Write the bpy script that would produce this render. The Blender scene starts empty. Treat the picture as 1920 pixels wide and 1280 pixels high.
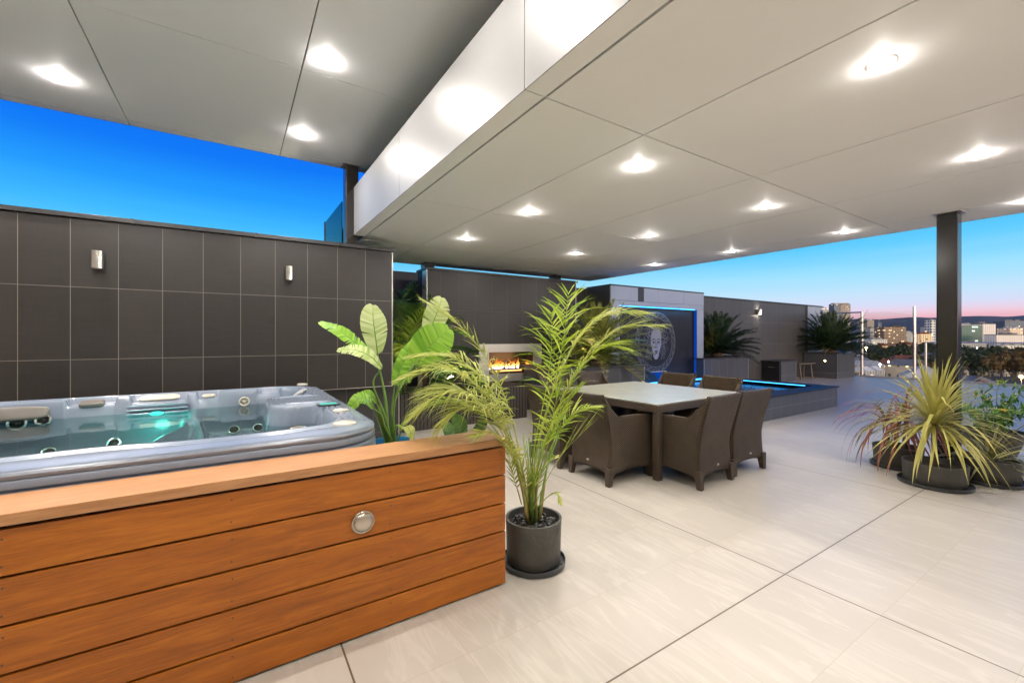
import bpy, bmesh, math, random
import numpy as np
from mathutils import Vector, Matrix, noise
R = math.radians; PI = math.pi
S = bpy.context.scene; COL = S.collection
# ---------------------------------------------------------------- camera calibration (pixel of the 1920x1280 photo -> world)
FPX = 804.0; YAW = math.atan(521/804); EYE = 1.4
def ray(u, v):
    x = (u-960)/FPX
    return Vector((math.sin(YAW)+x*math.cos(YAW), math.cos(YAW)-x*math.sin(YAW), -(v-632)/FPX))
O = Vector((0, 0, EYE))
def P(u, v, d): return O + ray(u, v)*d
def PY(u, v, Y): r = ray(u, v); return O + r*(Y/r.y)
def PX(u, v, X): r = ray(u, v); return O + r*(X/r.x)
def PZ(u, v, z): r = ray(u, v); return O + r*((z-EYE)/r.z)

# ---------------------------------------------------------------- materials
MATS = {}
class NT:
    def __init__(s, name):
        s.m = bpy.data.materials.new(name); s.m.use_nodes = True
        s.t = s.m.node_tree; s.t.nodes.clear()
        s.out = s.n('ShaderNodeOutputMaterial')
    def n(s, typ, **kw):
        nd = s.t.nodes.new(typ)
        for k, v in kw.items():
            if k.startswith('i_'):
                nd.inputs[k[2:].replace('_', ' ')].default_value = v
            else: setattr(nd, k, v)
        return nd
    def l(s, a, b): s.t.links.new(a, b)
    def math(s, op, a, b=None, c=None):
        nd = s.n('ShaderNodeMath', operation=op)
        for i, x in enumerate((a, b, c)):
            if x is None: continue
            if isinstance(x, (int, float)): nd.inputs[i].default_value = x
            else: s.l(x, nd.inputs[i])
        return nd.outputs[0]
    def mix(s, f, a, b, mode='MIX'):
        nd = s.n('ShaderNodeMix', data_type='RGBA', blend_type=mode)
        for i, x in ((0, f), (6, a), (7, b)):
            if isinstance(x, (int, float)): nd.inputs[i].default_value = x
            elif isinstance(x, tuple): nd.inputs[i].default_value = (*x[:3], 1)
            else: s.l(x, nd.inputs[i])
        return nd.outputs[2]
    def ramp(s, f, stops, interp='LINEAR'):
        nd = s.n('ShaderNodeValToRGB'); nd.color_ramp.interpolation = interp
        e = nd.color_ramp.elements
        while len(e) > 1: e.remove(e[-1])
        e[0].position = stops[0][0]; e[0].color = (*stops[0][1], 1)
        for p, c in stops[1:]:
            q = e.new(p); q.color = (*c, 1)
        s.l(f, nd.inputs[0]); return nd.outputs[0]
    def coords(s, kind='Object'): return s.n('ShaderNodeTexCoord').outputs[kind]
    def mapping(s, vec, sc=(1, 1, 1), rot=(0, 0, 0), loc=(0, 0, 0)):
        nd = s.n('ShaderNodeMapping'); s.l(vec, nd.inputs[0])
        nd.inputs['Scale'].default_value = sc; nd.inputs['Rotation'].default_value = rot; nd.inputs['Location'].default_value = loc
        return nd.outputs[0]
    def noise(s, vec, scale, detail=4, rough=.5, dist=0):
        nd = s.n('ShaderNodeTexNoise'); s.l(vec, nd.inputs['Vector'])
        nd.inputs['Scale'].default_value = scale; nd.inputs['Detail'].default_value = detail
        nd.inputs['Roughness'].default_value = rough; nd.inputs['Distortion'].default_value = dist
        return nd.outputs['Fac']
    def bump(s, h, strength=.3, dist=.01):
        nd = s.n('ShaderNodeBump'); nd.inputs['Strength'].default_value = strength; nd.inputs['Distance'].default_value = dist
        s.l(h, nd.inputs['Height']); return nd.outputs[0]
    def bsdf(s, col, rough=.5, metal=0, normal=None, **kw):
        b = s.n('ShaderNodeBsdfPrincipled')
        for k, x in (('Base Color', col), ('Roughness', rough), ('Metallic', metal)):
            if isinstance(x, (int, float)): b.inputs[k].default_value = x
            elif isinstance(x, tuple): b.inputs[k].default_value = (*x[:3], 1)
            else: s.l(x, b.inputs[k])
        if normal is not None: s.l(normal, b.inputs['Normal'])
        for k, x in kw.items(): b.inputs[k.replace('_', ' ')].default_value = x
        return b.outputs[0]
    def done(s, sh): s.l(sh, s.out.inputs[0]); MATS[s.m.name] = s.m; return s.m

def vary(name, col, rough=.5, metal=0, amp=.15, scale=6, bump=0, bscale=60, **kw):
    """a plain surface with soft tonal mottling and a fine bump"""
    t = NT(name); c = t.coords()
    f = t.noise(c, scale, 5, .6)
    lo = tuple(x*(1-amp) for x in col); hi = tuple(min(1, x*(1+amp)) for x in col)
    cc = t.ramp(f, [(.3, lo), (.7, hi)])
    rr = t.math('MULTIPLY_ADD', t.noise(c, scale*2.3, 3), .25*rough, rough*.87)
    nm = t.bump(t.noise(c, bscale, 4), bump, .01) if bump else None
    return t.done(t.bsdf(cc, rr, metal, nm, **kw))

def emit(name, col, strength):
    t = NT(name); e = t.n('ShaderNodeEmission'); e.inputs[0].default_value = (*col, 1); e.inputs[1].default_value = strength
    return t.done(e.outputs[0])

def leafmat(name, c1, c2, trans=.35, rough=.4, scale=3.0, spec=.5):
    t = NT(name); c = t.coords()
    f = t.noise(c, scale, 3, .6)
    rnd = t.n('ShaderNodeNewGeometry').outputs['Random Per Island']
    ff = t.math('MULTIPLY_ADD', rnd, .5, t.math('MULTIPLY', f, .5))
    cc = t.ramp(ff, [(.25, c1), (.75, c2)])
    b = t.bsdf(cc, rough, Specular_IOR_Level=spec)
    tr = t.n('ShaderNodeBsdfTranslucent'); t.l(cc, tr.inputs[0])
    mx = t.n('ShaderNodeMixShader'); mx.inputs[0].default_value = trans
    t.l(b, mx.inputs[1]); t.l(tr.outputs[0], mx.inputs[2])
    return t.done(mx.outputs[0])

def tiled(name, col, grout, ax, w, h, x0, z0, gw=.0035, gh=.0035, rough=.42, amp=.12, streak=None, vx=None):
    """ceramic tiles: joints from object coordinates; ax = horizontal axis index"""
    t = NT(name); c = t.n('ShaderNodeNewGeometry').outputs['Position']; sp = t.n('ShaderNodeSeparateXYZ'); t.l(c, sp.inputs[0])
    X, Z = sp.outputs[ax], sp.outputs[2]
    fx = t.math('DIVIDE', t.math('SUBTRACT', X, x0), w); fz = t.math('DIVIDE', t.math('SUBTRACT', Z, z0), h)
    px = t.math('PINGPONG', fx, .5); pz = t.math('PINGPONG', fz, .5)
    jx = t.math('LESS_THAN', px, gw/w); jz = t.math('LESS_THAN', pz, gh/h)
    # pingpong with .5 touches 0 at every integer
    j = t.math('MAXIMUM', jx, jz)
    cell = t.n('ShaderNodeCombineXYZ'); t.l(t.math('FLOOR', fx), cell.inputs[0]); t.l(t.math('FLOOR', fz), cell.inputs[1])
    wn = t.n('ShaderNodeTexWhiteNoise', noise_dimensions='3D'); t.l(cell.outputs[0], wn.inputs[0])
    n1 = t.noise(t.mapping(c, (1, 1, 6)), 5, 6, .65); n2 = t.noise(t.mapping(c, (40, 40, 3)), 3, 3)
    f = t.math('ADD', t.math('MULTIPLY', wn.outputs[0], .35), t.math('ADD', t.math('MULTIPLY', n1, .4), t.math('MULTIPLY', n2, .25)))
    cc = t.ramp(f, [(.25, tuple(x*(1-amp*1.6) for x in col)), (.75, tuple(x*(1+amp*1.6) for x in col))])
    fin = t.mix(j, cc, grout)
    hgt = t.math('ADD', t.math('SUBTRACT', 1, j), t.math('MULTIPLY', n2, .25))
    rr = t.math('ADD', t.math('MULTIPLY', n1, .15), t.math('ADD', t.math('MULTIPLY', j, .4), rough-.07))
    return t.done(t.bsdf(fin, rr, 0, t.bump(hgt, .35, .003)))

# ---------------------------------------------------------------- mesh builder
class MB:
    def __init__(s): s.v = []; s.f = []
    def add(s, vs, fs):
        o = len(s.v); s.v += [tuple(p) for p in vs]; s.f += [tuple(i+o for i in f) for f in fs]
    def box(s, a, b, M=None):
        x0, y0, z0 = a; x1, y1, z1 = b
        vs = [Vector(p) for p in ((x0,y0,z0),(x1,y0,z0),(x1,y1,z0),(x0,y1,z0),(x0,y0,z1),(x1,y0,z1),(x1,y1,z1),(x0,y1,z1))]
        if M: vs = [M @ p for p in vs]
        s.add(vs, [(0,3,2,1),(4,5,6,7),(0,1,5,4),(1,2,6,5),(2,3,7,6),(3,0,4,7)]); return s
    def quad(s, *p): s.add(p, [tuple(range(len(p)))]); return s
    def lathe(s, prof, c=(0,0,0), n=32, M=None, cap0=True, cap1=True, sx=1, sy=1):
        vs = []; fs = []
        for (r, z) in prof:
            for k in range(n):
                a = 2*PI*k/n; p = Vector((c[0]+r*sx*math.cos(a), c[1]+r*sy*math.sin(a), c[2]+z)); vs.append(M @ p if M else p)
        for i in range(len(prof)-1):
            for k in range(n):
                k2 = (k+1) % n; fs.append((i*n+k, i*n+k2, (i+1)*n+k2, (i+1)*n+k))
        if cap0: fs.append(tuple(range(n-1, -1, -1)))
        if cap1: fs.append(tuple((len(prof)-1)*n+k for k in range(n)))
        s.add(vs, fs); return s
    def tube(s, pts, r, n=8, cap=True):
        pts = [Vector(p) for p in pts]; m = len(pts); vs = []; fs = []
        rr = r if isinstance(r, (list, tuple)) else [r]*m
        up = None
        for i, p in enumerate(pts):
            t = (pts[min(i+1, m-1)]-pts[max(i-1, 0)]).normalized()
            if up is None: up = Vector((0,0,1)) if abs(t.z) < .9 else Vector((1,0,0))
            a = t.cross(up).normalized(); b = a.cross(t).normalized(); up = b
            for k in range(n):
                q = 2*PI*k/n; vs.append(p + a*(rr[i]*math.cos(q)) + b*(rr[i]*math.sin(q)))
        for i in range(m-1):
            for k in range(n):
                k2 = (k+1) % n; fs.append((i*n+k, i*n+k2, (i+1)*n+k2, (i+1)*n+k))
        if cap: fs += [tuple(range(n-1, -1, -1)), tuple((m-1)*n+k for k in range(n))]
        s.add(vs, fs); return s
    def grid(s, fn, nu, nv, close=False):
        vs = [fn(i/nu, j/nv) for j in range(nv+1) for i in range(nu+1)]
        fs = [(j*(nu+1)+i, j*(nu+1)+i+1, (j+1)*(nu+1)+i+1, (j+1)*(nu+1)+i) for j in range(nv) for i in range(nu)]
        s.add(vs, fs); return s
    def mesh(s, name):
        me = bpy.data.meshes.new(name); me.from_pydata(s.v, [], s.f); me.update(); return me
    def build(s, name, mat, parent=None, smooth=False, bevel=0, solid=0, auto=None, recalc=False, origin=None, world=False):
        if world and parent is not None:
            q = Vector(parent.location); g = parent.parent
            while g is not None: q += Vector(g.location); g = g.parent
            s.v = [tuple(Vector(p)-q) for p in s.v]
        if origin is not None:
            o_ = Vector(origin); s.v = [tuple(Vector(p)-o_) for p in s.v]
        me = s.mesh(name)
        if recalc or bevel or solid:
            bm = bmesh.new(); bm.from_mesh(me)
            if bevel: bmesh.ops.remove_doubles(bm, verts=bm.verts, dist=1e-5)
            bmesh.ops.recalc_face_normals(bm, faces=bm.faces); bm.to_mesh(me); bm.free()
        if mat is not None: me.materials.append(MATS[mat] if isinstance(mat, str) else mat)
        if smooth: me.polygons.foreach_set('use_smooth', [True]*len(me.polygons))
        o = bpy.data.objects.new(name, me); COL.objects.link(o); o.parent = parent
        if origin is not None: o.location = origin
        if solid:
            md = o.modifiers.new('thickness', 'SOLIDIFY'); md.thickness = solid; md.offset = 0
        if bevel:
            md = o.modifiers.new('bevel', 'BEVEL'); md.width = bevel; md.segments = 2; md.limit_method = 'ANGLE'; md.angle_limit = R(40)
        if smooth and auto:
            try: me.set_sharp_from_angle(angle=R(auto))
            except Exception: pass
        return o

def tag(o, label=None, cat=None, group=None, kind=None):
    for k, v in (('label', label), ('category', cat), ('group', group), ('kind', kind)):
        if v: o[k] = v
    return o
def thing(name, loc, label, cat, group=None, rz=0):
    o = bpy.data.objects.new(name, None); COL.objects.link(o); o.location = loc; o.rotation_euler = (0, 0, rz)
    o.empty_display_size = .1
    return tag(o, label, cat, group)
def kids(o): return [c for c in COL.objects if c.parent == o]
def dup(o, loc=None, label=None, rz=None, parent=None, scale=None):
    ch = kids(o)
    c = o.copy(); COL.objects.link(c)
    if parent is not None: c.parent = parent
    if loc is not None: c.location = loc
    if rz is not None: c.rotation_euler = (0, 0, rz)
    if scale is not None: c.scale = (scale,)*3
    if label: c['label'] = label
    for k in ch: dup(k, parent=c)
    return c
def box(name, mat, a, b, parent=None, bevel=0, **kw):
    if parent is not None: kw.setdefault('world', True)
    return MB().box(a, b).build(name, mat, parent, bevel=bevel, **kw)
def lamp(name, kind, loc, power, col, parent=None, **kw):
    d = bpy.data.lights.new(name, kind); d.energy = power; d.color = col
    for k, v in kw.items(): setattr(d, k, v)
    o = bpy.data.objects.new(name, d); COL.objects.link(o); o.location = loc; o.parent = parent
    return o

# ---------------------------------------------------------------- leaves
def blade(mb, base, d, length, width, droop=0, segs=6, fold=.25, side=None, taper=.55, tipw=.04, curl=0):
    """one strap leaf: integrates a bending centre line; V-folded cross-section"""
    p = Vector(base); d = Vector(d).normalized(); st = length/segs
    if side is None:
        side = d.cross(Vector((0,0,1)))
        if side.length < .05: side = Vector((1,0,0))
    side = side.normalized(); vs = []; fs = []
    for i in range(segs+1):
        t = i/segs
        w = width*(min(1, .35+t*3))*max(tipw, (1-max(0, (t-taper)/(1-taper))**1.6)) * .5
        s_ = (side - d*side.dot(d)).normalized(); nrm = s_.cross(d)
        vs += [p - s_*w + nrm*(w*fold), p, p + s_*w + nrm*(w*fold)]
        p = p + d*st; d = (d + Vector((0,0,-droop*st)) + side*(curl*st)).normalized()
    for i in range(segs):
        a = i*3; fs += [(a, a+1, a+4, a+3), (a+1, a+2, a+5, a+4)]
    mb.add(vs, fs); return p

def bez(pts, n):
    """Catmull-Rom through points"""
    pts = [Vector(p) for p in pts]; q = [pts[0]*2-pts[1]] + pts + [pts[-1]*2-pts[-2]]; out = []
    segs = len(pts)-1
    for k in range(n+1):
        x = k/n*segs; i = min(int(x), segs-1); t = x-i
        a, b, c, d = q[i:i+4]
        out.append(.5*((2*b)+(c-a)*t+(2*a-5*b+4*c-d)*t*t+(3*b-a-3*c+d)*t**3))
    return out

def frond(mb, path, n, ll, lw, rng, ang=50, droop=1.5, start=.25, rr=.006, segs=3, vee=.3, up=Vector((0,0,1)), jit=8):
    """pinnate frond along a path of points: rachis tube + two ranks of leaflets"""
    pts = bez(path, max(12, n//2)); m = len(pts)-1
    mb.tube(pts, [rr*(1-.8*i/m) for i in range(m+1)], 5, cap=False)
    for k in range(n):
        t = start + (1-start)*(k+.5)/n; x = t*m; i = min(int(x), m-1); f = x-i
        p = pts[i].lerp(pts[i+1], f); tg = (pts[i+1]-pts[i]).normalized()
        side = tg.cross(up)
        if side.length < .1: side = Vector((1, 0, 0))
        side.normalize(); nn = side.cross(tg).normalized()
        L = ll*(math.sin(PI*min(1, (.12+.85*(k+.5)/n)))**.6)*rng.uniform(.85, 1.1)
        for sg in (-1, 1):
            a = R(ang*(1-.45*(k/n)) + rng.uniform(-jit, jit))
            d = tg*math.cos(a) + side*(sg*math.sin(a)) + nn*(vee+rng.uniform(-.12, .12))
            blade(mb, p, d, L, lw*rng.uniform(.8, 1.15), droop*rng.uniform(.5, 1.5), segs, .2, side=tg.cross(nn)+nn*rng.uniform(-.4,.4), taper=.3)
    return mb

def broadleaf(mb, path, width, rng, tilt=Vector((0,0,1)), splits=0, nv=28, fold=.22):
    """banana-like blade: midrib path, cross veins, optional tears"""
    pts = bez(path, nv); tears = sorted(rng.sample(range(4, nv-4), splits)) if splits else []
    L = sum((pts[i+1]-pts[i]).length for i in range(nv))
    for sg in (-1, 1):
        tset = {k+(0 if sg > 0 else 1) for k in tears}
        rows = []
        for i, p in enumerate(pts):
            t = i/nv; tg = (pts[min(i+1, nv)]-pts[max(i-1, 0)]).normalized()
            sd = tg.cross(tilt).normalized(); nn = sd.cross(tg).normalized()
            w = width*.5*(math.sin(PI*min(1, max(0, t*.93+.05)))**.55)*(1-.15*t)
            row = []
            for j in range(5):
                s_ = j/4; rip = .0022*math.sin(i*2.1+sg)*s_
                row.append(p + sd*(sg*w*s_) + tg*(w*.35*s_) + nn*(fold*w*s_*(1.15-s_)+rip))
            rows.append(row)
        for i in range(nv):
            a, b = rows[i], rows[i+1]
            if i in tset:
                b = [a[j].lerp(b[j], 1-.75*max(0, (j-1)/3)) for j in range(5)]
            o = len(mb.v); mb.v += [tuple(q) for q in a+b]
            mb.f += [(o+j, o+j+1, o+j+6, o+j+5) for j in range(4)]
    return L
# ================================================================ MATERIALS
tiled('wall_tile', (.025, .0215, .020), (.19, .175, .15), 0, .34, .69, 1.421, 1.187, .0023, .0023, .36, amp=.2)
tiled('pier_tile', (.036, .032, .029), (.12, .11, .095), 0, .345, .69, 3.04, 1.187, .002, .002, .4)
tiled('plinth_tile', (.030, .029, .030), (.16, .15, .14), 0, .345, .69, 1.91, .12, .002, .002, .45)
tiled('far_wall_tile', (.055, .053, .052), (.15, .145, .14), 0, .345, .69, 10.0, 1.187, .003, .003, .4, amp=.06)
tiled('planter_tile', (.062, .065, .072), (.22, .22, .22), 0, .345, .69, .05, .19, .003, .003, .35, amp=.06)
tiled('flute_tile', (.055, .045, .038), (.012, .011, .01), 0, .06, 9, 0, -1, .006, .001, .5)
vary('black_stone', (.010, .011, .014), .30, amp=.3, Specular_IOR_Level=.3)
vary('dark_trim', (.03, .03, .032), .35)
vary('metal_trim', (.62, .60, .56), .3, metal=.9)
vary('silver_cladding', (.33, .37, .44), .38, metal=.2, amp=.04, scale=1.5)
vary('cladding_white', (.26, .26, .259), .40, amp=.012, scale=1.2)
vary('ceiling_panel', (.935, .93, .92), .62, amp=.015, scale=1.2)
vary('trim_white', (.9, .9, .9), .5, amp=.01)
vary('seam_dark', (.05, .042, .035), .6)
vary('seam_soft', (.13, .115, .10), .6)
vary('column_paint', (.013, .011, .010), .22, amp=.15, scale=4, bump=.04, bscale=20)
vary('steel', (.62, .60, .57), .3, metal=1, amp=.1, scale=3)
vary('brushed_steel', (.66, .62, .56), .40, metal=.75, amp=.06, scale=2)
vary('chrome', (.75, .73, .70), .16, metal=1)
vary('nickel', (.55, .50, .42), .28, metal=1)
vary('pot_charcoal', (.060, .057, .050), .55, amp=.25, scale=7, bump=.35, bscale=45)
vary('pot_blue', (.02, .16, .34), .3, amp=.15)
vary('saucer', (.035, .037, .040), .4)
vary('pebble', (.018, .018, .019), .32, amp=.5, scale=15)
vary('soil', (.035, .022, .014), .9, amp=.5, scale=30, bump=1, bscale=60)
vary('trunk_palm', (.11, .075, .045), .8, amp=.5, scale=18, bump=.8, bscale=30)
vary('stem_cane', (.30, .24, .075), .5, amp=.4, scale=14)
vary('stem_green', (.15, .28, .045), .45, amp=.3, scale=10)
vary('render_wall', (.62, .57, .50), .8, amp=.05)
vary('black_plastic', (.01, .01, .01), .4)
vary('bench_timber', (.10, .085, .07), .6, amp=.3)
leafmat('leaf_areca', (.30, .36, .06), (.58, .60, .18), .45, .42)
leafmat('leaf_areca_deep', (.20, .32, .02), (.48, .57, .07), .45, .42)
leafmat('leaf_banana', (.13, .32, .02), (.30, .52, .06), .3, .3, 2)
leafmat('leaf_banana_pale', (.34, .44, .14), (.55, .62, .28), .3, .25, 2)
leafmat('leaf_cycad', (.010, .026, .010), (.030, .060, .020), .1, .35)
leafmat('leaf_cycad_lit', (.06, .095, .015), (.22, .22, .04), .25, .4)  # brighter copy of the cycad green, lamplight put into the colour
leafmat('leaf_kentia', (.03, .09, .014), (.11, .22, .03), .25, .4)
leafmat('leaf_cordyline', (.22, .23, .025), (.56, .50, .15), .3, .38, 6)
leafmat('leaf_red', (.12, .022, .018), (.48, .17, .12), .25, .4)
leafmat('leaf_shrub', (.06, .15, .02), (.20, .36, .05), .3, .35)
leafmat('leaf_olive', (.10, .10, .035), (.22, .20, .08), .25, .4)
leafmat('petal_yellow', (.75, .45, .02), (.85, .6, .05), .3, .5)
emit('lamp_warm', (1, .90, .74), 60)
emit('led_blue', (.04, .36, 1), 4)
emit('blue_glow_soft', (.01, .12, .8), .32)  # soft LED strip; also puts the blue glow into the water sheet
emit('lamp_yellow', (1, .72, .32), 14)
emit('lamp_orange', (1, .42, .08), 30)
emit('spa_light', (.08, .9, .7), 1.3)
emit('screen_green', (.15, .75, .60), .8)

def floor_mat():
    t = NT('floor_porcelain'); c = t.n('ShaderNodeNewGeometry').outputs['Position']
    sp = t.n('ShaderNodeSeparateXYZ'); t.l(c, sp.inputs[0]); X, Y = sp.outputs[0], sp.outputs[1]
    def joint(ax, w, o, g):
        f = t.math('PINGPONG', t.math('DIVIDE', t.math('SUBTRACT', ax, o), w), .5)
        return t.math('LESS_THAN', f, g/w)
    jx = joint(X, .93, .87, .0014); jy = joint(Y, .45, .80, .0014); jm = t.math('MAXIMUM', jx, jy)
    sx = joint(X, 2.325, .41, .004); sy = joint(Y, 4.5, 1.25, .004); js = t.math('MAXIMUM', sx, sy)
    fx = t.math('FLOOR', t.math('DIVIDE', t.math('SUBTRACT', X, .87), .93)); fy = t.math('FLOOR', t.math('DIVIDE', t.math('SUBTRACT', Y, .80), .45))
    cell = t.n('ShaderNodeCombineXYZ'); t.l(fx, cell.inputs[0]); t.l(fy, cell.inputs[1])
    wn = t.n('ShaderNodeTexWhiteNoise', noise_dimensions='3D'); t.l(cell.outputs[0], wn.inputs[0])
    # veins run along Y, offset from tile to tile
    off = t.n('ShaderNodeVectorMath', operation='MULTIPLY_ADD'); t.l(wn.outputs['Color'], off.inputs[0]); off.inputs[1].default_value = (9, 9, 9); t.l(c, off.inputs[2])
    v1 = t.mapping(off.outputs[0], (3.2, .55, 1), (0, 0, R(10)))
    n1 = t.noise(v1, 1.3, 7, .62, .9)
    v2 = t.mapping(off.outputs[0], (7, .9, 1), (0, 0, R(14)))
    n2 = t.noise(v2, 1.1, 5, .55, 1.6)
    vein = t.math('SUBTRACT', 1, t.math('MULTIPLY', t.math('ABSOLUTE', t.math('SUBTRACT', n2, .5)), 16))
    vein = t.math('MULTIPLY', t.math('MAXIMUM', vein, 0), t.math('GREATER_THAN', n1, .47))
    n3 = t.noise(c, 55, 4, .7)
    base = t.ramp(n1, [(.25, (.385, .352, .307)), (.5, (.40, .367, .32)), (.72, (.422, .39, .343))])
    base = t.mix(t.math('MULTIPLY', wn.outputs[0], .14), base, (.42, .37, .30))
    base = t.mix(t.math('MULTIPLY', vein, .13), base, (.74, .70, .62))
    base = t.mix(t.math('MULTIPLY', n3, .10), base, (.36, .31, .25))
    base = t.mix(t.math('MULTIPLY', jm, .6), base, (.33, .27, .19))
    base = t.mix(js, base, (.10, .075, .045))
    rr = t.math('ADD', t.math('MULTIPLY', n1, .18), .30)
    h = t.math('SUBTRACT', t.math('MULTIPLY', n3, .15), t.math('MAXIMUM', jm, js))
    return t.done(t.bsdf(base, rr, 0, t.bump(h, .25, .002)))
floor_mat()

def wood_mat(name, c1, c2, c3, rough=.42, axis=0):
    t = NT(name); c = t.coords(); info = t.n('ShaderNodeObjectInfo')
    off = t.n('ShaderNodeVectorMath', operation='MULTIPLY_ADD')
    cmb = t.n('ShaderNodeCombineXYZ'); t.l(info.outputs['Random'], cmb.inputs[0]); t.l(info.outputs['Random'], cmb.inputs[1]); t.l(info.outputs['Random'], cmb.inputs[2])
    t.l(cmb.outputs[0], off.inputs[0]); off.inputs[1].default_value = (13, 7, 11); t.l(c, off.inputs[2])
    m = t.mapping(off.outputs[0], (.9, 9, 9))
    n1 = t.noise(m, 2.2, 8, .62, 1.1)
    m2 = t.mapping(off.outputs[0], (5, 120, 120)); n2 = t.noise(m2, 2.0, 4, .6)
    m3 = t.mapping(off.outputs[0], (1.1, 1.8, 1.8)); n3 = t.noise(m3, 1.5, 3, .5)
    cc = t.ramp(n1, [(.28, c1), (.5, c2), (.72, c3)])
    cc = t.mix(t.math('MULTIPLY', t.math('POWER', n2, 2), 1.5), cc, tuple(x*.55 for x in c1))
    cc = t.mix(t.math('MULTIPLY', n3, .35), cc, c1)
    cc = t.mix(t.math('MULTIPLY', info.outputs['Random'], .22), cc, c3)
    rr = t.math('ADD', t.math('MULTIPLY', n1, .2), rough-.1)
    return t.done(t.bsdf(cc, rr, 0, t.bump(t.math('ADD', n2, t.math('MULTIPLY', n1, .5)), .18, .003)))
wood_mat('merbau', (.17, .042, .002), (.40, .104, .003), (.60, .20, .010), .42)
wood_mat('merbau_cap', (.38, .165, .06), (.50, .25, .105), (.60, .335, .155), .5)

def wicker_mat(name, c1, c2):
    t = NT(name); c = t.coords(); sp = t.n('ShaderNodeSeparateXYZ'); t.l(c, sp.inputs[0])
    hx = t.math('ADD', sp.outputs[0], sp.outputs[1])
    a = t.math('SINE', t.math('MULTIPLY', hx, 2*PI/.022)); b = t.math('SINE', t.math('MULTIPLY', sp.outputs[2], 2*PI/.020))
    w = t.math('MULTIPLY', a, b)
    n = t.noise(c, 9, 4); n2 = t.noise(c, 90, 2)
    f = t.math('ADD', t.math('MULTIPLY', w, .5), t.math('ADD', t.math('MULTIPLY', n, .5), t.math('MULTIPLY', n2, .3)))
    cc = t.ramp(f, [(.12, tuple(x*.35 for x in c1)), (.4, c1), (.75, c2)])
    return t.done(t.bsdf(cc, .42, 0, t.bump(w, 1, .008)))
wicker_mat('wicker', (.066, .041, .021), (.13, .084, .045))
wicker_mat('wicker_seat', (.16, .12, .075), (.24, .18, .12))

def water_mat(name, tint, bumpy, scale, gloss_rough=.01):
    t = NT(name); c = t.coords()
    n = t.noise(c, scale, 3, .5, .4); nm = t.bump(n, bumpy, .02)
    tr = t.n('ShaderNodeBsdfTransparent'); tr.inputs[0].default_value = (*tint, 1)
    g = t.n('ShaderNodeBsdfGlossy'); g.inputs['Roughness'].default_value = gloss_rough; t.l(nm, g.inputs['Normal'])
    fr = t.n('ShaderNodeFresnel'); fr.inputs['IOR'].default_value = 1.36; t.l(nm, fr.inputs['Normal'])
    mx = t.n('ShaderNodeMixShader'); t.l(fr.outputs[0], mx.inputs[0]); t.l(tr.outputs[0], mx.inputs[1]); t.l(g.outputs[0], mx.inputs[2])
    return t.done(mx.outputs[0])
water_mat('spa_water', (.76, .93, .89), .07, 6)
water_mat('pond_water', (.25, .45, .75), .25, 12)
def glass_mat(name, tint, ior=1.45):
    t = NT(name); tr = t.n('ShaderNodeBsdfTransparent'); tr.inputs[0].default_value = (*tint, 1)
    g = t.n('ShaderNodeBsdfGlossy'); g.inputs['Roughness'].default_value = .02
    fr = t.n('ShaderNodeFresnel'); fr.inputs['IOR'].default_value = ior
    mx = t.n('ShaderNodeMixShader'); t.l(fr.outputs[0], mx.inputs[0]); t.l(tr.outputs[0], mx.inputs[1]); t.l(g.outputs[0], mx.inputs[2])
    return t.done(mx.outputs[0])
glass_mat('clear_glass', (.93, .96, .95), 1.35)
glass_mat('blue_glass', (.30, .58, .80), 1.5)
vary('table_glass', (.44, .44, .36), .22, amp=.06, scale=3, Coat_Weight=.25, Coat_Roughness=.15)

def spa_mat():
    t = NT('spa_acrylic'); c = t.coords()
    n = t.noise(c, 1.6, 3, .5, .3); n2 = t.noise(c, 60, 3, .6)
    cc = t.ramp(n, [(.3, (.155, .195, .265)), (.5, (.19, .232, .30)), (.7, (.24, .282, .35))])
    cc = t.mix(t.math('MULTIPLY', n2, .12), cc, (.45, .48, .55))
    return t.done(t.bsdf(cc, .26, 0, t.bump(n2, .04, .004), Coat_Weight=.5, Coat_Roughness=.12))
spa_mat()
vary('spa_skirt', (.165, .195, .25), .30, amp=.05, scale=30, Coat_Weight=.3, Coat_Roughness=.2)  # darker than the shell: the skirt's shade is put into the colour
vary('spa_cap', (.50, .47, .40), .35, amp=.08)
vary('spa_pillow', (.17, .15, .13), .5, amp=.1)
vary('spa_grey', (.30, .30, .31), .3, amp=.1)
def flame_mat():
    t = NT('flame'); c = t.coords('Generated'); sp = t.n('ShaderNodeSeparateXYZ'); t.l(c, sp.inputs[0])
    n = t.noise(t.mapping(c, (14, 2, 2.5)), 2, 3)
    z = t.math('ADD', sp.outputs[2], t.math('MULTIPLY', t.math('SUBTRACT', n, .5), .5))
    col = t.ramp(z, [(0, (.35, .25, .9)), (.12, (1, .75, .5)), (.3, (1, .55, .12)), (.6, (1, .25, .02)), (1, (.6, .08, .0))])
    st = t.ramp(z, [(0, (.8,)*3), (.15, (1,)*3), (.5, (.55,)*3), (.95, (.1,)*3)])
    e = t.n('ShaderNodeEmission'); t.l(col, e.inputs[0]); t.l(t.math('MULTIPLY', st, 2.2), e.inputs[1])
    return t.done(e.outputs[0])
flame_mat()
vary('ground_dark', (.045, .043, .036), .9, amp=.5, scale=.02)
vary('road_asphalt', (.05, .05, .052), .8, amp=.2, scale=.3)
vary('carpark', (.16, .15, .135), .8, amp=.2, scale=.1)
leafmat('leaf_city', (.012, .022, .008), (.045, .06, .018), .1, .7, .3)
leafmat('leaf_city_warm', (.05, .035, .010), (.12, .075, .02), .1, .7, .3)
vary('bark', (.05, .04, .03), .9)
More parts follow.
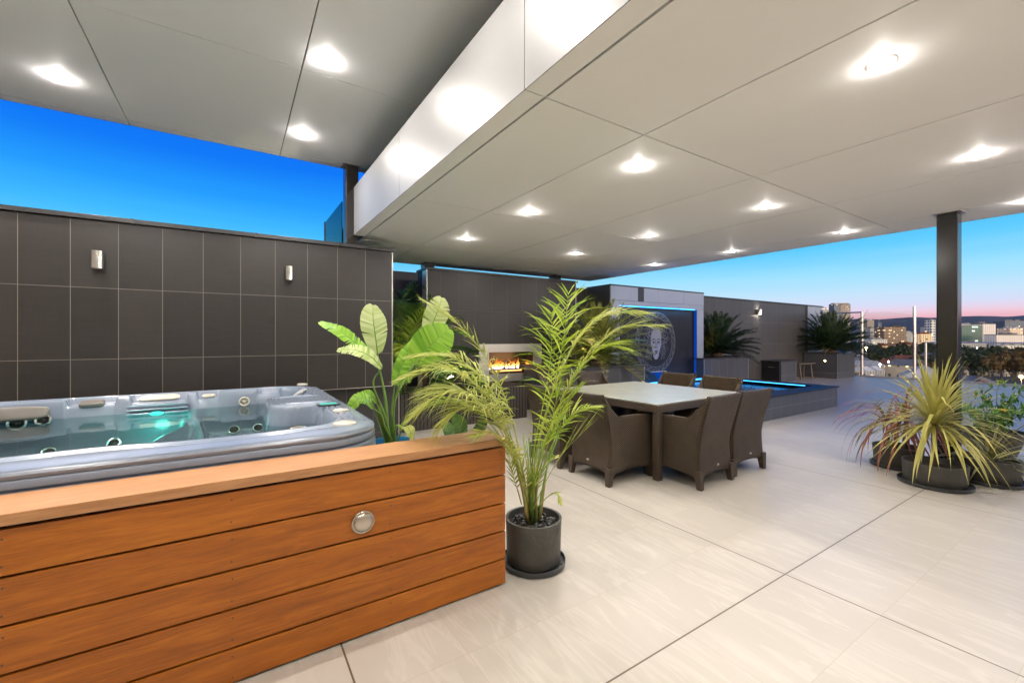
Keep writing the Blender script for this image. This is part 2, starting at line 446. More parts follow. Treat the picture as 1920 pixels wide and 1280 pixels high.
def hill_mat():
    t = NT('hill_scrub'); c = t.coords()
    n = t.noise(c, .0016, 8, .65); n2 = t.noise(c, .009, 5, .7)
    cc = t.ramp(t.math('ADD', t.math('MULTIPLY', n, .6), t.math('MULTIPLY', n2, .4)), [(.38, (.045, .065, .085)), (.52, (.07, .085, .095)), (.62, (.12, .11, .11))])  # bluish tones carry the distance haze in the colour
    return t.done(t.bsdf(cc, .9))
hill_mat()
def facade(name, wall, glass, fw, fh, lit=.06, wx=.6, wz=.55, litc=(1, .72, .4), lits=1.6, rough=.6):
    """facade with a grid of windows, a few of them lit"""
    t = NT(name); c = t.coords(); sp = t.n('ShaderNodeSeparateXYZ'); t.l(c, sp.inputs[0])
    H = t.math('ADD', sp.outputs[0], sp.outputs[1])
    u = t.math('DIVIDE', H, fw); v = t.math('DIVIDE', sp.outputs[2], fh)
    ix = t.math('LESS_THAN', t.math('FRACT', u), wx); iz = t.math('LESS_THAN', t.math('FRACT', v), wz)
    nz = t.n('ShaderNodeSeparateXYZ'); t.l(t.n('ShaderNodeNewGeometry').outputs['Normal'], nz.inputs[0])
    side = t.math('LESS_THAN', t.math('ABSOLUTE', nz.outputs[2]), .5)
    w = t.math('MULTIPLY', t.math('MULTIPLY', ix, iz), side)
    cell = t.n('ShaderNodeCombineXYZ'); t.l(t.math('FLOOR', u), cell.inputs[0]); t.l(t.math('FLOOR', v), cell.inputs[1])
    t.l(t.n('ShaderNodeObjectInfo').outputs['Random'], cell.inputs[2])
    wn = t.n('ShaderNodeTexWhiteNoise', noise_dimensions='3D'); t.l(cell.outputs[0], wn.inputs[0])
    on = t.math('MULTIPLY', t.math('LESS_THAN', wn.outputs[0], lit), w)
    g = t.mix(wn.outputs[0], glass, tuple(min(1, x*1.8) for x in glass))
    cc = t.mix(w, t.mix(t.noise(c, .15, 4), tuple(x*.8 for x in wall), tuple(x*1.15 for x in wall)), g)
    b = t.bsdf(cc, t.math('SUBTRACT', rough, t.math('MULTIPLY', w, rough-.2)))
    e = t.n('ShaderNodeEmission'); e.inputs[0].default_value = (*litc, 1); t.l(t.math('MULTIPLY', on, lits), e.inputs[1])
    ad = t.n('ShaderNodeAddShader'); t.l(b, ad.inputs[0]); t.l(e.outputs[0], ad.inputs[1])
    return t.done(ad.outputs[0])
facade('facade_darkglass', (0.085, 0.117, 0.153), (.02, .04, .07), 4, 3.6, .03, .85, .75)
facade('facade_tan', (0.340, 0.283, 0.214), (.05, .05, .06), 3.5, 3.4, .05)
facade('facade_lattice', (0.714, 0.733, 0.675), (.05, .07, .08), 7, 7, .05, .7, .7)
facade('facade_grey', (0.272, 0.258, 0.230), (.05, .05, .055), 3.2, 3.2, .06)
facade('facade_palegrey', (0.408, 0.400, 0.375), (.08, .085, .10), 3, 3.2, .05, .5, .4)
facade('facade_brown', (0.289, 0.175, 0.107), (.05, .04, .035), 4, 4, .10, .8, .5)
facade('facade_warm', (0.510, 0.333, 0.184), (.10, .06, .03), 5, 4.5, .7, .6, .45, lits=1.2)
facade('facade_white', (0.714, 0.683, 0.597), (.06, .06, .07), 4, 3.6, .05, .4, .5)
facade('facade_green', (0.085, 0.167, 0.130), (.012, .045, .04), 6, 3.8, .05, .9, .6, litc=(.8, 1, .8))
facade('facade_beige', (0.714, 0.566, 0.398), (.10, .08, .07), 5, 4, .12, .4, .4)
facade('facade_house', (0.425, 0.367, 0.291), (.05, .045, .04), 4, 6, .22, .3, .3, lits=2)
for n_, c_ in (('roof_red', (.16, .055, .03)), ('roof_grey', (.14, .145, .155)), ('roof_brown', (.10, .065, .045)), ('roof_pale', (.36, .36, .36)), ('canopy_white', (.62, .60, .56))):
    vary(n_, c_, .75, amp=.2, scale=.5)

# ================================================================ WORLD (dusk sky)
w = bpy.data.worlds.new('World'); S.world = w; w.use_nodes = True
nt = w.node_tree; nt.nodes.clear()
def wn_(t, **k):
    n = nt.nodes.new(t)
    for a, b in k.items(): setattr(n, a, b)
    return n
tc = wn_('ShaderNodeTexCoord'); sp = wn_('ShaderNodeSeparateXYZ'); nt.links.new(tc.outputs['Generated'], sp.inputs[0])
rp = wn_('ShaderNodeValToRGB'); el = rp.color_ramp.elements
# by sine of the elevation: rose band at the horizon, lavender, pale cyan, then deepening blue
def srgb(r, g, b): return tuple((x/255/12.92 if x/255 <= .04045 else ((x/255+.055)/1.055)**2.4) for x in (r, g, b))
stops = [(0, srgb(205, 140, 165)), (.034, srgb(238, 182, 196)), (.041, srgb(242, 202, 216)), (.048, srgb(229, 215, 238)), (.060, srgb(216, 222, 248)),
         (.078, srgb(198, 229, 252)), (.115, srgb(160, 226, 255)), (.165, srgb(98, 205, 255)), (.215, srgb(66, 186, 255)), (.265, srgb(38, 158, 254)), (.33, srgb(18, 122, 248)), (.42, srgb(14, 104, 236)), (.7, srgb(40, 90, 175)), (1, srgb(60, 95, 160))]
while len(el) > 1: el.remove(el[-1])
el[0].position = 0; el[0].color = (*stops[0][1], 1)
for p_, c_ in stops[1:]:
    e_ = el.new(p_); e_.color = (*c_, 1)
nz = wn_('ShaderNodeTexNoise'); mp = wn_('ShaderNodeMapping'); mp.inputs['Scale'].default_value = (1.5, 1.5, 24)
nt.links.new(tc.outputs['Generated'], mp.inputs[0]); nt.links.new(mp.outputs[0], nz.inputs['Vector']); nz.inputs['Scale'].default_value = 1.6; nz.inputs['Detail'].default_value = 3
ma = wn_('ShaderNodeMath', operation='MULTIPLY_ADD'); nt.links.new(nz.outputs['Fac'], ma.inputs[0]); ma.inputs[1].default_value = .022; 
sb = wn_('ShaderNodeMath', operation='SUBTRACT'); nt.links.new(sp.outputs[2], sb.inputs[0]); sb.inputs[1].default_value = .011; nt.links.new(sb.outputs[0], ma.inputs[2])
nt.links.new(ma.outputs[0], rp.inputs[0])
# afterglow of the sun that has just set behind the camera
dp = wn_('ShaderNodeVectorMath', operation='DOT_PRODUCT'); nt.links.new(tc.outputs['Generated'], dp.inputs[0]); dp.inputs[1].default_value = (-math.sin(YAW), -math.cos(YAW), 0)
mr = wn_('ShaderNodeMapRange', interpolation_type='SMOOTHSTEP'); nt.links.new(dp.outputs['Value'], mr.inputs[0]); mr.inputs[1].default_value = .0; mr.inputs[2].default_value = .95
er = wn_('ShaderNodeMapRange', interpolation_type='SMOOTHSTEP'); nt.links.new(sp.outputs[2], er.inputs[0]); er.inputs[1].default_value = .75; er.inputs[2].default_value = .0
mm = wn_('ShaderNodeMath', operation='MULTIPLY'); nt.links.new(mr.outputs[0], mm.inputs[0]); nt.links.new(er.outputs[0], mm.inputs[1])
gmx = wn_('ShaderNodeMix', data_type='RGBA', blend_type='MIX'); nt.links.new(mm.outputs[0], gmx.inputs[0]); nt.links.new(rp.outputs[0], gmx.inputs[6]); gmx.inputs[7].default_value = (7.0, 5.6, 4.3, 1)
bg = wn_('ShaderNodeBackground'); nt.links.new(gmx.outputs[2], bg.inputs[0]); bg.inputs[1].default_value = .785
wo = wn_('ShaderNodeOutputWorld'); nt.links.new(bg.outputs[0], wo.inputs[0])

# ================================================================ CAMERA
cam = bpy.data.cameras.new('Camera'); co = bpy.data.objects.new('Camera', cam); COL.objects.link(co)
co.location = O; co.rotation_euler = (R(90), 0, -YAW); cam.sensor_width = 36; cam.lens = 36*FPX/1920; cam.shift_y = -8/1920; cam.clip_end = 40000; cam.clip_start = .05
S.camera = co
S.view_settings.view_transform = 'Standard'; S.view_settings.look = 'None'; S.view_settings.exposure = .36; S.view_settings.gamma = 1
S.cycles.use_denoising = True; S.cycles.max_bounces = 10; S.cycles.diffuse_bounces = 6; S.cycles.transparent_max_bounces = 16
S.cycles.sample_clamp_indirect = 6; S.cycles.caustics_reflective = False; S.cycles.caustics_refractive = False

# ================================================================ SETTING
def struct(name, mat, a, b, **kw): return tag(box(name, mat, a, b, **kw), kind='structure')
struct('terrace_floor', 'floor_porcelain', (-5, -3, -.35), (19, 9.6, 0))
struct('terrace_podium', 'render_wall', (-4.9, -2.9, -22.5), (18.9, 9.5, -.352))

# long tiled wall behind the spa
ZT = 2.57
t = thing('tiled_wall', (-1.5, 5.67, 0), 'long dark brown tiled wall with pale grout standing behind the hot tub', 'wall')
box('wall_face', 'wall_tile', (-4.8, 5.67, .758), (1.766, 5.90, 2.527), t)
box('coping', 'dark_trim', (-4.8, 5.635, 2.53), (1.80, 5.93, 2.575), t, bevel=.004)
for x in (-.86, .2, 1.1):
    box('coping_joint', 'column_paint', (x, 5.63, 2.526), (x+.02, 5.935, 2.579), t)
box('edge_trim', 'metal_trim', (1.7665, 5.664, .758), (1.776, 5.90, 2.527), t)
box('base_wall', 'plinth_tile', (-4.8, 5.82, 0), (1.905, 5.95, .755), t)
box('base_trim', 'metal_trim', (1.9055, 5.815, 0), (1.914, 5.95, .80), t)
box('drip_trim', 'metal_trim', (-4.8, 5.664, .750), (1.766, 5.672, .757), t)

# fireplace wall with its tall tiled face
t = thing('fireplace_wall', (4.4, 6.98, 0), 'dark tiled wall with the gas fireplace set in it under the low ceiling', 'wall')
FX0, FX1, FZ0, FZ1 = 3.99, 5.02, .70, 1.115   # fire opening
box('wall_face', 'pier_tile', (2.785, 6.98, 0), (FX0, 7.18, 2.56), t)
box('wall_face', 'pier_tile', (FX1, 6.98, 0), (6.15, 7.18, 2.56), t)
box('wall_face', 'pier_tile', (FX0, 6.98, 0), (FX1, 7.18, FZ0), t)
box('wall_face', 'pier_tile', (FX0, 6.98, FZ1), (FX1, 7.18, 2.56), t)
box('wall_back', 'black_plastic', (2.785, 7.182, 0), (6.15, 7.42, 2.56), t)
box('coping', 'dark_trim', (2.76, 6.955, 2.563), (6.19, 7.44, 2.60), t)
box('edge_trim', 'metal_trim', (2.774, 6.972, 0), (2.784, 7.18, 2.56), t)
box('edge_trim', 'metal_trim', (6.151, 6.972, 0), (6.160, 7.18, 2.56), t)
for x in (2.86, 5.72):
    p = thing('steel_post', (x, 7.1, 2.6), 'short dark post between the fireplace wall top and the ceiling, ' + ('above its left end' if x < 4 else 'above its right end'), 'post', 'posts on the fireplace wall')
    box('shaft', 'column_paint', (x-.09, 7.06, 2.602), (x+.09, 7.24, 2.70), p)

# gas fireplace
g = thing('gas_fireplace', (4.5, 6.97, .7), 'wide stainless steel framed gas fireplace with low orange flames, set in dark tiles', 'fireplace')
fr0, fr1, fz0, fz1 = 3.785, 5.215, .555, 1.27
m = MB()
for a, b in (((fr0, 6.945, fz0), (fr1, 6.978, FZ0)), ((fr0, 6.945, FZ1), (fr1, 6.978, fz1)), ((fr0, 6.945, FZ0), (FX0, 6.978, FZ1)), ((FX1, 6.945, FZ0), (fr1, 6.978, FZ1))): m.box(a, b)
m.build('frame', 'brushed_steel', g, world=True)
m = MB()
m.box((FX0+.002, 7.175, FZ0+.002), (FX1-.002, 7.181, FZ1-.002)); m.box((FX0+.002, 6.985, FZ0+.002), (FX1-.002, 7.17, FZ0+.012))
m.build('firebox', 'black_plastic', g, world=True)
box('burner', 'nickel', (FX0+.03, 7.03, FZ0+.04), (FX1-.03, 7.13, FZ0+.065), g)
rng = random.Random(5)
m = MB()
for k in range(70):
    x = rng.uniform(FX0+.04, FX1-.04); y = rng.uniform(7.03, 7.12); r = rng.uniform(.009, .018)
    m.lathe([(r*.3, -r*.6), (r, -r*.1), (r*.8, r*.4), (r*.2, r*.6)], (x, y, FZ0+.078), 7)
o = m.build('pebbles', 'pebble', g, world=True, smooth=True); o['kind'] = 'stuff'
m = MB(); m2 = MB()
for k in range(46):
    x = rng.choice([rng.gauss(4.10, .05), rng.gauss(4.25, .05), rng.uniform(4.38, 4.78), rng.uniform(4.38, 4.78), 4.96])+rng.uniform(-.01, .01)
    h = rng.uniform(.07, .25)*(1 if x < 4.85 else .8); y = rng.uniform(7.05, 7.11); ph = rng.uniform(0, 6); wd = rng.uniform(.010, .026)
    pts = [(x+math.sin(ph+q*3.2)*.014*q, y, FZ0+.085+h*q/5) for q in range(6)]
    (m if x < 4.86 else m2).tube(pts, [wd*.5, wd*.9, wd, wd*.6, wd*.3, .0015], 6)
m.build('flames', 'flame', g, world=True, smooth=True); m2.build('flames', 'flame', g, world=True, smooth=True)
lamp('fire_glow', 'AREA', Vector((4.5, 7.0, .92))-Vector(g.location), 5, (1, .45, .15), g, size=.6).rotation_euler = (R(90), 0, 0)

# rear boundary wall, niche wall
tag(box('boundary_wall', 'far_wall_tile', (6.2, 7.25, 0), (10.02, 7.45, 2.50)), 'tall tiled boundary wall section behind the water feature', 'wall')
t = thing('terrace_wall', (14, 7.2, 0), 'long grey tiled terrace wall running from the water feature to the far planter', 'wall')
box('wall_face', 'far_wall_tile', (10.03, 7.2, 0), (17.25, 7.4, 2.53), t)
box('end_panel', 'silver_cladding', (17.35, 7.2, 0), (18.6, 7.4, 2.53), t)
box('pilaster', 'dark_trim', (17.25, 7.17, 0), (17.35, 7.4, 2.56), t)
box('coping', 'dark_trim', (10.03, 7.17, 2.532), (18.62, 7.43, 2.565), t)
box('side_panel', 'silver_cladding', (10.03, 7.185, 1.6), (10.9, 7.199, 2.53), t)
tag(box('niche_wall', 'pier_tile', (.4, 8.5, 0), (4.2, 8.7, 2.73)), 'dark wall at the back of the planted niche between the two tiled walls', 'wall')
tag(box('garden_bed', 'flute_tile', (1.92, 6.15, 0), (4.3, 6.95, .56), bevel=.004), 'low dark fluted garden bed in front of the planted niche', 'planter')
tag(box('bed_soil', 'soil', (1.95, 6.18, .562), (4.27, 6.93, .575)), 'dark soil on top of the fluted garden bed', 'soil', kind='stuff')
t = thing('privacy_screen', (1.19, 6.5, 2.6), 'blue tinted glass screen standing behind the spa wall beside the steel column', 'screen')
box('pane', 'blue_glass', (1.185, 5.94, 2.58), (1.197, 7.17, 3.18), t)
box('post', 'column_paint', (1.175, 7.17, 2.3), (1.205, 7.2, 3.19), t)

# columns
def column(x0, y0, s, z0, z1, label):
    t = thing('steel_column', (x0+s/2, y0+s/2, z0), label, 'column', 'steel roof columns')
    box('shaft', 'column_paint', (x0, y0, z0), (x0+s, y0+s, z1), t, bevel=.012)
    box('cap_plate', 'metal_trim', (x0-.03, y0-.03, z1+.001), (x0+s+.03, y0+s+.03, z1+.008), t)
    if z0 == 0: box('base_plate', 'column_paint', (x0-.05, y0-.05, .001), (x0+s+.05, y0+s+.05, .018), t, bevel=.003)
    return t
column(6.27, 1.213, .162, 0, 2.70, 'dark glossy square steel column standing behind the three potted plants')
column(1.195, 5.75, .16, 2.576, 3.61, 'dark steel column rising from the spa wall to the upper ceiling')

LP = 49; UP = 81
vary('upper_panel', (.925, .925, .93), .60, amp=.015, scale=1.2)
# lower roof
CEZ = 2.71
t = thing('lower_roof', (4, 2, CEZ), 'low pale panelled roof slab over the dining table with white front fascia', 'roof')
XF, XE, YE, YS = 1.29, 6.98, 7.44, -2.75
xs = [1.432, 2.23, 3.58, 4.93, 6.28, XE-.005]; ys = [YE-.005, 5.93, 3.90, 1.87, -.16, YS]; gp = .0058
for i in range(5):
    for j in range(5):
        box('ceiling_panel', 'ceiling_panel', (xs[i]+gp, ys[j+1]+gp, CEZ), (xs[i+1]-gp, ys[j]-gp, CEZ+.02), t)
box('panel_backing', 'seam_soft', (XF+.14, YS, CEZ+.021), (XE-.01, YE-.01, CEZ+.05), t)
ybf = [5.73, 3.92, 1.87, -.16, YS]
for j in range(4):
    m = MB(); a, b = ybf[j+1]+.003, ybf[j]-.003
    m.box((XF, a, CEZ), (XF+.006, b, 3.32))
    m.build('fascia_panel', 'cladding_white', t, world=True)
    box('soffit_strip', 'ceiling_panel', (XF+.0062, a, CEZ), (1.422, b, CEZ+.006), t)
box('fascia_backing', 'seam_dark', (XF+.008, YS, CEZ+.008), (XF+.05, 5.71, 3.31), t)
box('slab', 'seam_dark', (XF+.055, YS, CEZ+.052), (XE-.02, YE-.02, 2.95), t)
box('slab_edge', 'dark_trim', (XE-.003, YS, CEZ+.0), (XE, YE, 2.92), t)
box('slab_edge', 'dark_trim', (1.42, YE-.003, CEZ+.0), (XE-.004, YE, 2.92), t)
box('roof_deck', 'dark_trim', (XF+.052, YS, 2.952), (XE-.02, YE-.02, 3.0), t)
# upper roof
UZ = 3.62
t = thing('upper_roof', (-1, 3, UZ), 'raised pale grey panelled roof over the hot tub', 'roof')
ux = [-5.2, -3.70, -2.31, -.92, .47, 1.86, 3.25, 4.64]; uy = [5.83, 3.93, 1.95, -.05, -2.75]
for i in range(7):
    for j in range(4):
        box('ceiling_panel', 'upper_panel', (ux[i]+.005, uy[j+1]+.0035, UZ), (ux[i+1]-.005, uy[j]-.0035, UZ+.02), t)
for i in range(7):
    box('edge_strip', 'upper_panel', (ux[i]+.005, 5.84, UZ), (ux[i+1]-.005, 5.955, UZ+.02), t)
box('panel_backing', 'seam_soft', (-5.2, -2.75, UZ+.021), (4.64, 5.95, UZ+.3), t)
box('edge_trim', 'dark_trim', (-5.2, 5.956, UZ+.001), (4.64, 5.962, UZ+.3), t)

# wall of the house behind the camera (closes the terrace on that side)
t = thing('house_wall', (0, -2.9, 0), 'pale rendered house wall closing the terrace on the near side', 'wall')
box('wall_face', 'render_wall', (-5, -3.0, .002), (8, -2.78, 3.9), t)
t = thing('side_wall', (-4.9, 1, 0), 'pale side wall at the left end of the terrace', 'wall')
box('wall_face', 'render_wall', (-5, -2.77, .002), (-4.81, 5.66, 3.6), t)

# downlights
def downlight(x, y, z, label, grp, power, proto=[None, None]):
    t = thing('downlight', (x, y, z), label, 'downlight', grp)
    MB().lathe([(.0535, -.0010), (.0395, -.0011)], n=32, cap0=False, cap1=False).build('trim_ring', 'trim_white', t)
    MB().lathe([(.004, -.0016), (.022, -.0015), (.034, -.0013), (.0394, -.0011)], n=24, cap1=False).build('lens', 'lamp_warm', t, smooth=True)
    lamp('halo_light', 'POINT', (0, 0, -.0042), power*.22, (1, .935, .88), t, shadow_soft_size=.0018)  # extra point light added below the lens for the halo on the ceiling
    lamp('beam', 'SPOT', (0, 0, -.012), power*.97, (1, .94, .885), t, spot_size=R(165), spot_blend=.9, shadow_soft_size=.035)
rown = ['nearest the camera', 'second', 'third', 'fourth', 'farthest']
cn = {2.6: 'the left file, nearest the white fascia', 4.5: 'the middle file over the table', 6.4: 'the right file along the open edge'}
yrow = {-.70: 'behind the camera', .76: 'first row in view', 2.235: 'second row back', 3.68: 'third row back', 5.12: 'last row before the fireplace wall'}
for x in (2.6, 4.5, 6.4):
    for y in (-.70, .76, 2.235, 3.68, 5.12):
        downlight(x, y, CEZ, 'recessed downlight in %s, %s' % (cn[x], yrow[y]), 'downlights in the low ceiling', LP)
for x in (.63, -1.26, -3.15):
    for y in (-.7, .76, 2.235, 3.70, 5.18):
        if x < -3 and y < 2: continue
        downlight(x, y, UZ, 'downlight in the raised ceiling, %s, %s' % ({.63: 'file beside the fascia', -1.26: 'file over the hot tub', -3.15: 'outer left file'}[x], {-.7: 'behind the camera', .76: 'almost overhead', 2.235: 'over the timber wall', 3.70: 'over the middle of the tub', 5.18: 'close to the sky edge'}[y]), 'downlights in the raised ceiling', UP)
# ================================================================ TIMBER WALL IN FRONT OF THE SPA
t = thing('timber_wall', (-.6, 2.1, 0), 'low orange brown wall of five wide horizontal timber boards with a broad cap', 'wall')
zs = [0, .149, .306, .463, .623, .782]
for i in range(5):
    box('board', 'merbau', (-2.6, 2.06, zs[i]+(.012 if i == 0 else .0045)), (1.29, 2.082, zs[i+1]-.0045), t, bevel=.0015)
box('cap_board', 'merbau_cap', (-2.6, 2.045, .792), (1.298, 2.30, .832), t, bevel=.002)
box('core', 'black_plastic', (-2.6, 2.084, .004), (1.270, 2.262, .789), t)
for i in range(5):
    box('end_board', 'merbau', (1.2715, 2.084, zs[i]+(.012 if i == 0 else .0045)), (1.2895, 2.262, zs[i+1]-.0045), t)
m = MB()
for u in (4, 435, 732):
    X = PY(u, 900, 2.06).x
    for i in range(5):
        for f in (.22, .78):
            z = zs[i]+(zs[i+1]-zs[i])*f
            M = Matrix.Translation((X+math.sin(i*7+f*9)*.002, 2.0605, z)) @ Matrix.Rotation(R(90), 4, 'X')
            m.lathe([(.0035, 0), (.0032, .0012), (.0015, .0006)], n=10, M=M)
for i in range(5):
    for f in (.25, .75):
        z = zs[i]+(zs[i+1]-zs[i])*f
        m.lathe([(.0035, 0), (.0032, .0012), (.0015, .0006)], n=10, M=Matrix.Translation((1.262, 2.0605, z)) @ Matrix.Rotation(R(90), 4, 'X'))
m.build('screws', 'seam_dark', t, world=True)['kind'] = 'stuff'
# bulkhead light
p = PY(680, 977, 2.06)
t = thing('wall_light', (p.x, 2.06, p.z), 'round brass toned eyelid light mounted on the timber wall', 'wall light')
Mx = Matrix.Rotation(R(90), 4, 'X')
MB().lathe([(.052, 0), (.053, .008), (.050, .013), (.046, .014), (.044, .011)], n=40, M=Mx, cap0=False, cap1=False).build('rim', 'nickel', t, smooth=True)
m = MB()
def dome(a, b):   # eyelid: dome over the upper two thirds
    th_ = 2*PI*a; r_ = .0445*(1-b); x = r_*math.cos(th_); y = r_*math.sin(th_)
    y = max(y, -.020+.0*x); return Mx @ Vector((x, y, .011+.020*math.sqrt(max(0, 1-(x*x+y*y)/.0445**2))))
m.grid(dome, 48, 10); m.build('eyelid', 'nickel', t, smooth=True, auto=50)
MB().lathe([(.0435, .004), (.043, .012), (.03, .017), (.001, .019)], n=30, M=Mx).build('lens', 'spa_cap', t, smooth=True)
MB().lathe([(.004, 0), (.0038, .003), (.001, .003)], (0, .033, .020), n=10, M=Mx).build('screw', 'seam_dark', t)

# ================================================================ HOT TUB
SX, SY, SH = -.58, 3.60, 1.27
t = thing('hot_tub', (SX, SY, 0), 'large grey blue acrylic hot tub full of water behind the timber wall', 'hot tub')
def rb(x, y, hx, hy, r):
    qx = np.abs(x)-hx+r; qy = np.abs(y)-hy+r
    return np.hypot(np.maximum(qx, 0), np.maximum(qy, 0))+np.minimum(np.maximum(qx, qy), 0)-r
def smin(a, b, k): h = np.clip(.5+.5*(b-a)/k, 0, 1); return b+(a-b)*h-k*h*(1-h)
def smax(a, b, k): return -smin(-a, -b, k)
def sst(x): x = np.clip(x, 0, 1); return x*x*(3-2*x)
N = 330
gx, gy = np.meshgrid(np.linspace(-SH, SH, N), np.linspace(-SH, SH, N))
# squash the square grid to a rounded square so that the outer edge is clean
RC = .30
def squash(x, y):
    r = np.maximum(np.abs(x), np.abs(y)); ang = np.arctan2(y, x)
    # radius of rounded square of half-size SH in direction ang
    c, s_ = np.abs(np.cos(ang)), np.abs(np.sin(ang)); rad = SH/np.maximum(c, s_)
    # corner region: intersect the ray with the corner arc
    k = SH-RC; b = k*(c+s_); disc = b*b-(2*k*k-RC*RC); arc = b+np.sqrt(np.maximum(disc, 0))
    px, py = rad*c, rad*s_
    incorner = (np.minimum(px, py) > k)
    rad = np.where(incorner & (disc > 0), np.minimum(arc, rad), rad)
    f = np.where(r > 1e-6, (r/SH)*rad/np.maximum(np.hypot(x, y), 1e-9), 0)
    return x*f, y*f
gx, gy = squash(gx, gy)
si = rb(gx, gy, 1.10, 1.08, .26)
# console block with the control panel intrudes from the right side
con = rb(gx-1.12, gy-.10, .32, .27, .12); si = smax(si, -con, .05)
# straight lounge shoulder at the left-back, thicker rim at left
si = smax(si, -rb(gx+1.30, gy-.3, .30, .9, .1), .05)
# scalloped front edge
si = smax(si, (-1.06-gy)+.05*np.cos(gx*4.2+.6)+.02*np.sin(gx*9), .05)
# back rim recesses
rec = np.full_like(gx, 9.)
for (cx, hw) in ((-.37, .15), (.05, .19), (.39, .085)):
    rec = np.minimum(rec, rb(gx-cx, gy-1.11, hw, .075, .02))
rec = np.minimum(rec, rb(gx-.86, gy-1.02, .10, .16, .05))
rec = np.minimum(rec, rb(gx-1.02, gy+.32, .10, .15, .07))
so_ = -rb(gx, gy, SH, SH, RC)
zr = .905 + .012*sst(so_/.10)
zr = zr - .014*np.exp(-((si-.045)/.012)**2) - .010*np.exp(-((si-.085)/.010)**2)
zr = zr - .055*sst(-rec/.02+.3)
wall = sst(-si/.085)
seat = .44 + .05*np.cos(gx*3.3+1)*np.cos(gy*2.9) + .07*sst((gy-.2)/.5)
foot = smin(rb(gx+.05, gy+.05, .62, .55, .3), rb(gx-.35, gy+.5, .25, .3, .2), .1)
# seat dividers
div = .14*np.exp(-((gx+.10-gy*.35)/.055)**2)*(gy > .35) + .13*np.exp(-((gy+.25+gx*.3)/.06)**2)*(gx < -.4) + .13*np.exp(-((gx-.42+gy*.1)/.05)**2)*(gy > .3)+ .12*np.exp(-((gy+.62-gx*.5)/.06)**2)*(gx > .3)
z = zr*(1-wall) + wall*(seat+div)
z = z - .36*sst(-foot/.13)*wall
# moulded back ribs
z = z + .012*np.sin(gx*60)*np.exp(-((gy-.82)/.10)**2)*((gx > .35) & (gx < .80))*wall
vs = np.stack([gx.ravel(), gy.ravel(), z.ravel()], 1)
idx = np.arange(N*N).reshape(N, N)
fs = np.stack([idx[:-1, :-1].ravel(), idx[:-1, 1:].ravel(), idx[1:, 1:].ravel(), idx[1:, :-1].ravel()], 1)
m = MB(); m.v = [tuple(map(float, q)) for q in vs]; m.f = [tuple(map(int, q)) for q in fs]
m.build('shell', 'spa_acrylic', t, smooth=True)
# skirt lofted round the rounded square with two ledges
def rsq(h, rc, n=14):
    out = []
    for q, (cx, cy) in enumerate(((1, 1), (-1, 1), (-1, -1), (1, -1))):
        for k in range(n+1):
            a = R(90*q)+R(90)*k/n; out.append((cx*(h-rc)+rc*math.cos(a), cy*(h-rc)+rc*math.sin(a)))
    return out
prof = [(-.004, .9052), (.006, .900), (.011, .890), (.008, .878), (.003, .874), (.010, .870), (.014, .862), (.014, .842), (.009, .834), (.003, .831), (.012, .826), (.017, .818), (.019, .77), (.014, .745), (.0, .735)]
m = MB(); rings = [[(x, y, z_) for x, y in rsq(SH+o, RC+o)] for o, z_ in prof]; n_ = len(rings[0])
for r_ in rings: m.v += r_
for i in range(len(rings)-1):
    for k in range(n_): k2 = (k+1) % n_; m.f.append((i*n_+k2, i*n_+k, (i+1)*n_+k, (i+1)*n_+k2))
m.build('rim_skirt', 'spa_skirt', t, smooth=True, auto=28)
m = MB(); rings = [[(x, y, z_) for x, y in rsq(SH-.035, RC-.04)] for z_ in (.74, .02)]
for r_ in rings: m.v += r_
for k in range(n_): k2 = (k+1) % n_; m.f.append((k2, k, n_+k, n_+k2))
m.build('cabinet', 'merbau', t)
# water surface follows the basin only (slightly under the wall so that no edge shows)
m = MB(); WN = 60
wx, wy = np.meshgrid(np.linspace(-1.13, 1.16, WN), np.linspace(-1.13, 1.12, WN))
m.v = [(float(a), float(b), .775) for a, b in zip(wx.ravel(), wy.ravel())]
ix = np.arange(WN*WN).reshape(WN, WN)
m.f = [tuple(map(int, (ix[j, i], ix[j, i+1], ix[j+1, i+1], ix[j+1, i]))) for j in range(WN-1) for i in range(WN-1)]
m.build('water', 'spa_water', t, smooth=True)
def L(p): return Vector((p.x-SX, p.y-SY, p.z))
def disc(name, mat, c, prof, M=None, n=24, parent=t, sx=1, sy=1):
    MM = Matrix.Translation(c) @ (M or Matrix.Identity(4))
    return MB().lathe(prof, n=n, M=MM, sx=sx, sy=sy).build(name, mat, parent, smooth=True, auto=50)
puck = [(.046, 0), (.050, .004), (.049, .014), (.040, .019), (.001, .021)]
for (u, v, k) in ((567, 719, 1.0), (639, 767, 1.0), (646, 791, 1.25)):
    q = L(PZ(u, v, .925)); disc('valve_cap', 'spa_cap', Vector((q.x, q.y, .908)), [(r*k, h) for r, h in puck])
# control panel on the console
q = L(PZ(616, 756, .925))
m = MB().box((q.x-.075, q.y-.05, .912), (q.x+.075, q.y+.05, .922)); cp = m.build('control_panel', 'black_plastic', t, bevel=.004)
MB().box((q.x-.055, q.y-.034, .9235), (q.x+.055, q.y+.036, .9255)).build('display', 'screen_green', cp)
# grab bar / waterfall spout
m = MB(); a = L(PZ(548, 752, .86)); b = L(PZ(575, 732, .93))
m.tube(bez([a+Vector((0, 0, -.05)), a+Vector((.01, 0, .02)), b+Vector((-.03, 0, 0)), b], 14), [.013+.008*math.sin(i/14*PI) for i in range(15)], 10)
m.build('grab_handle', 'spa_grey', t, smooth=True)
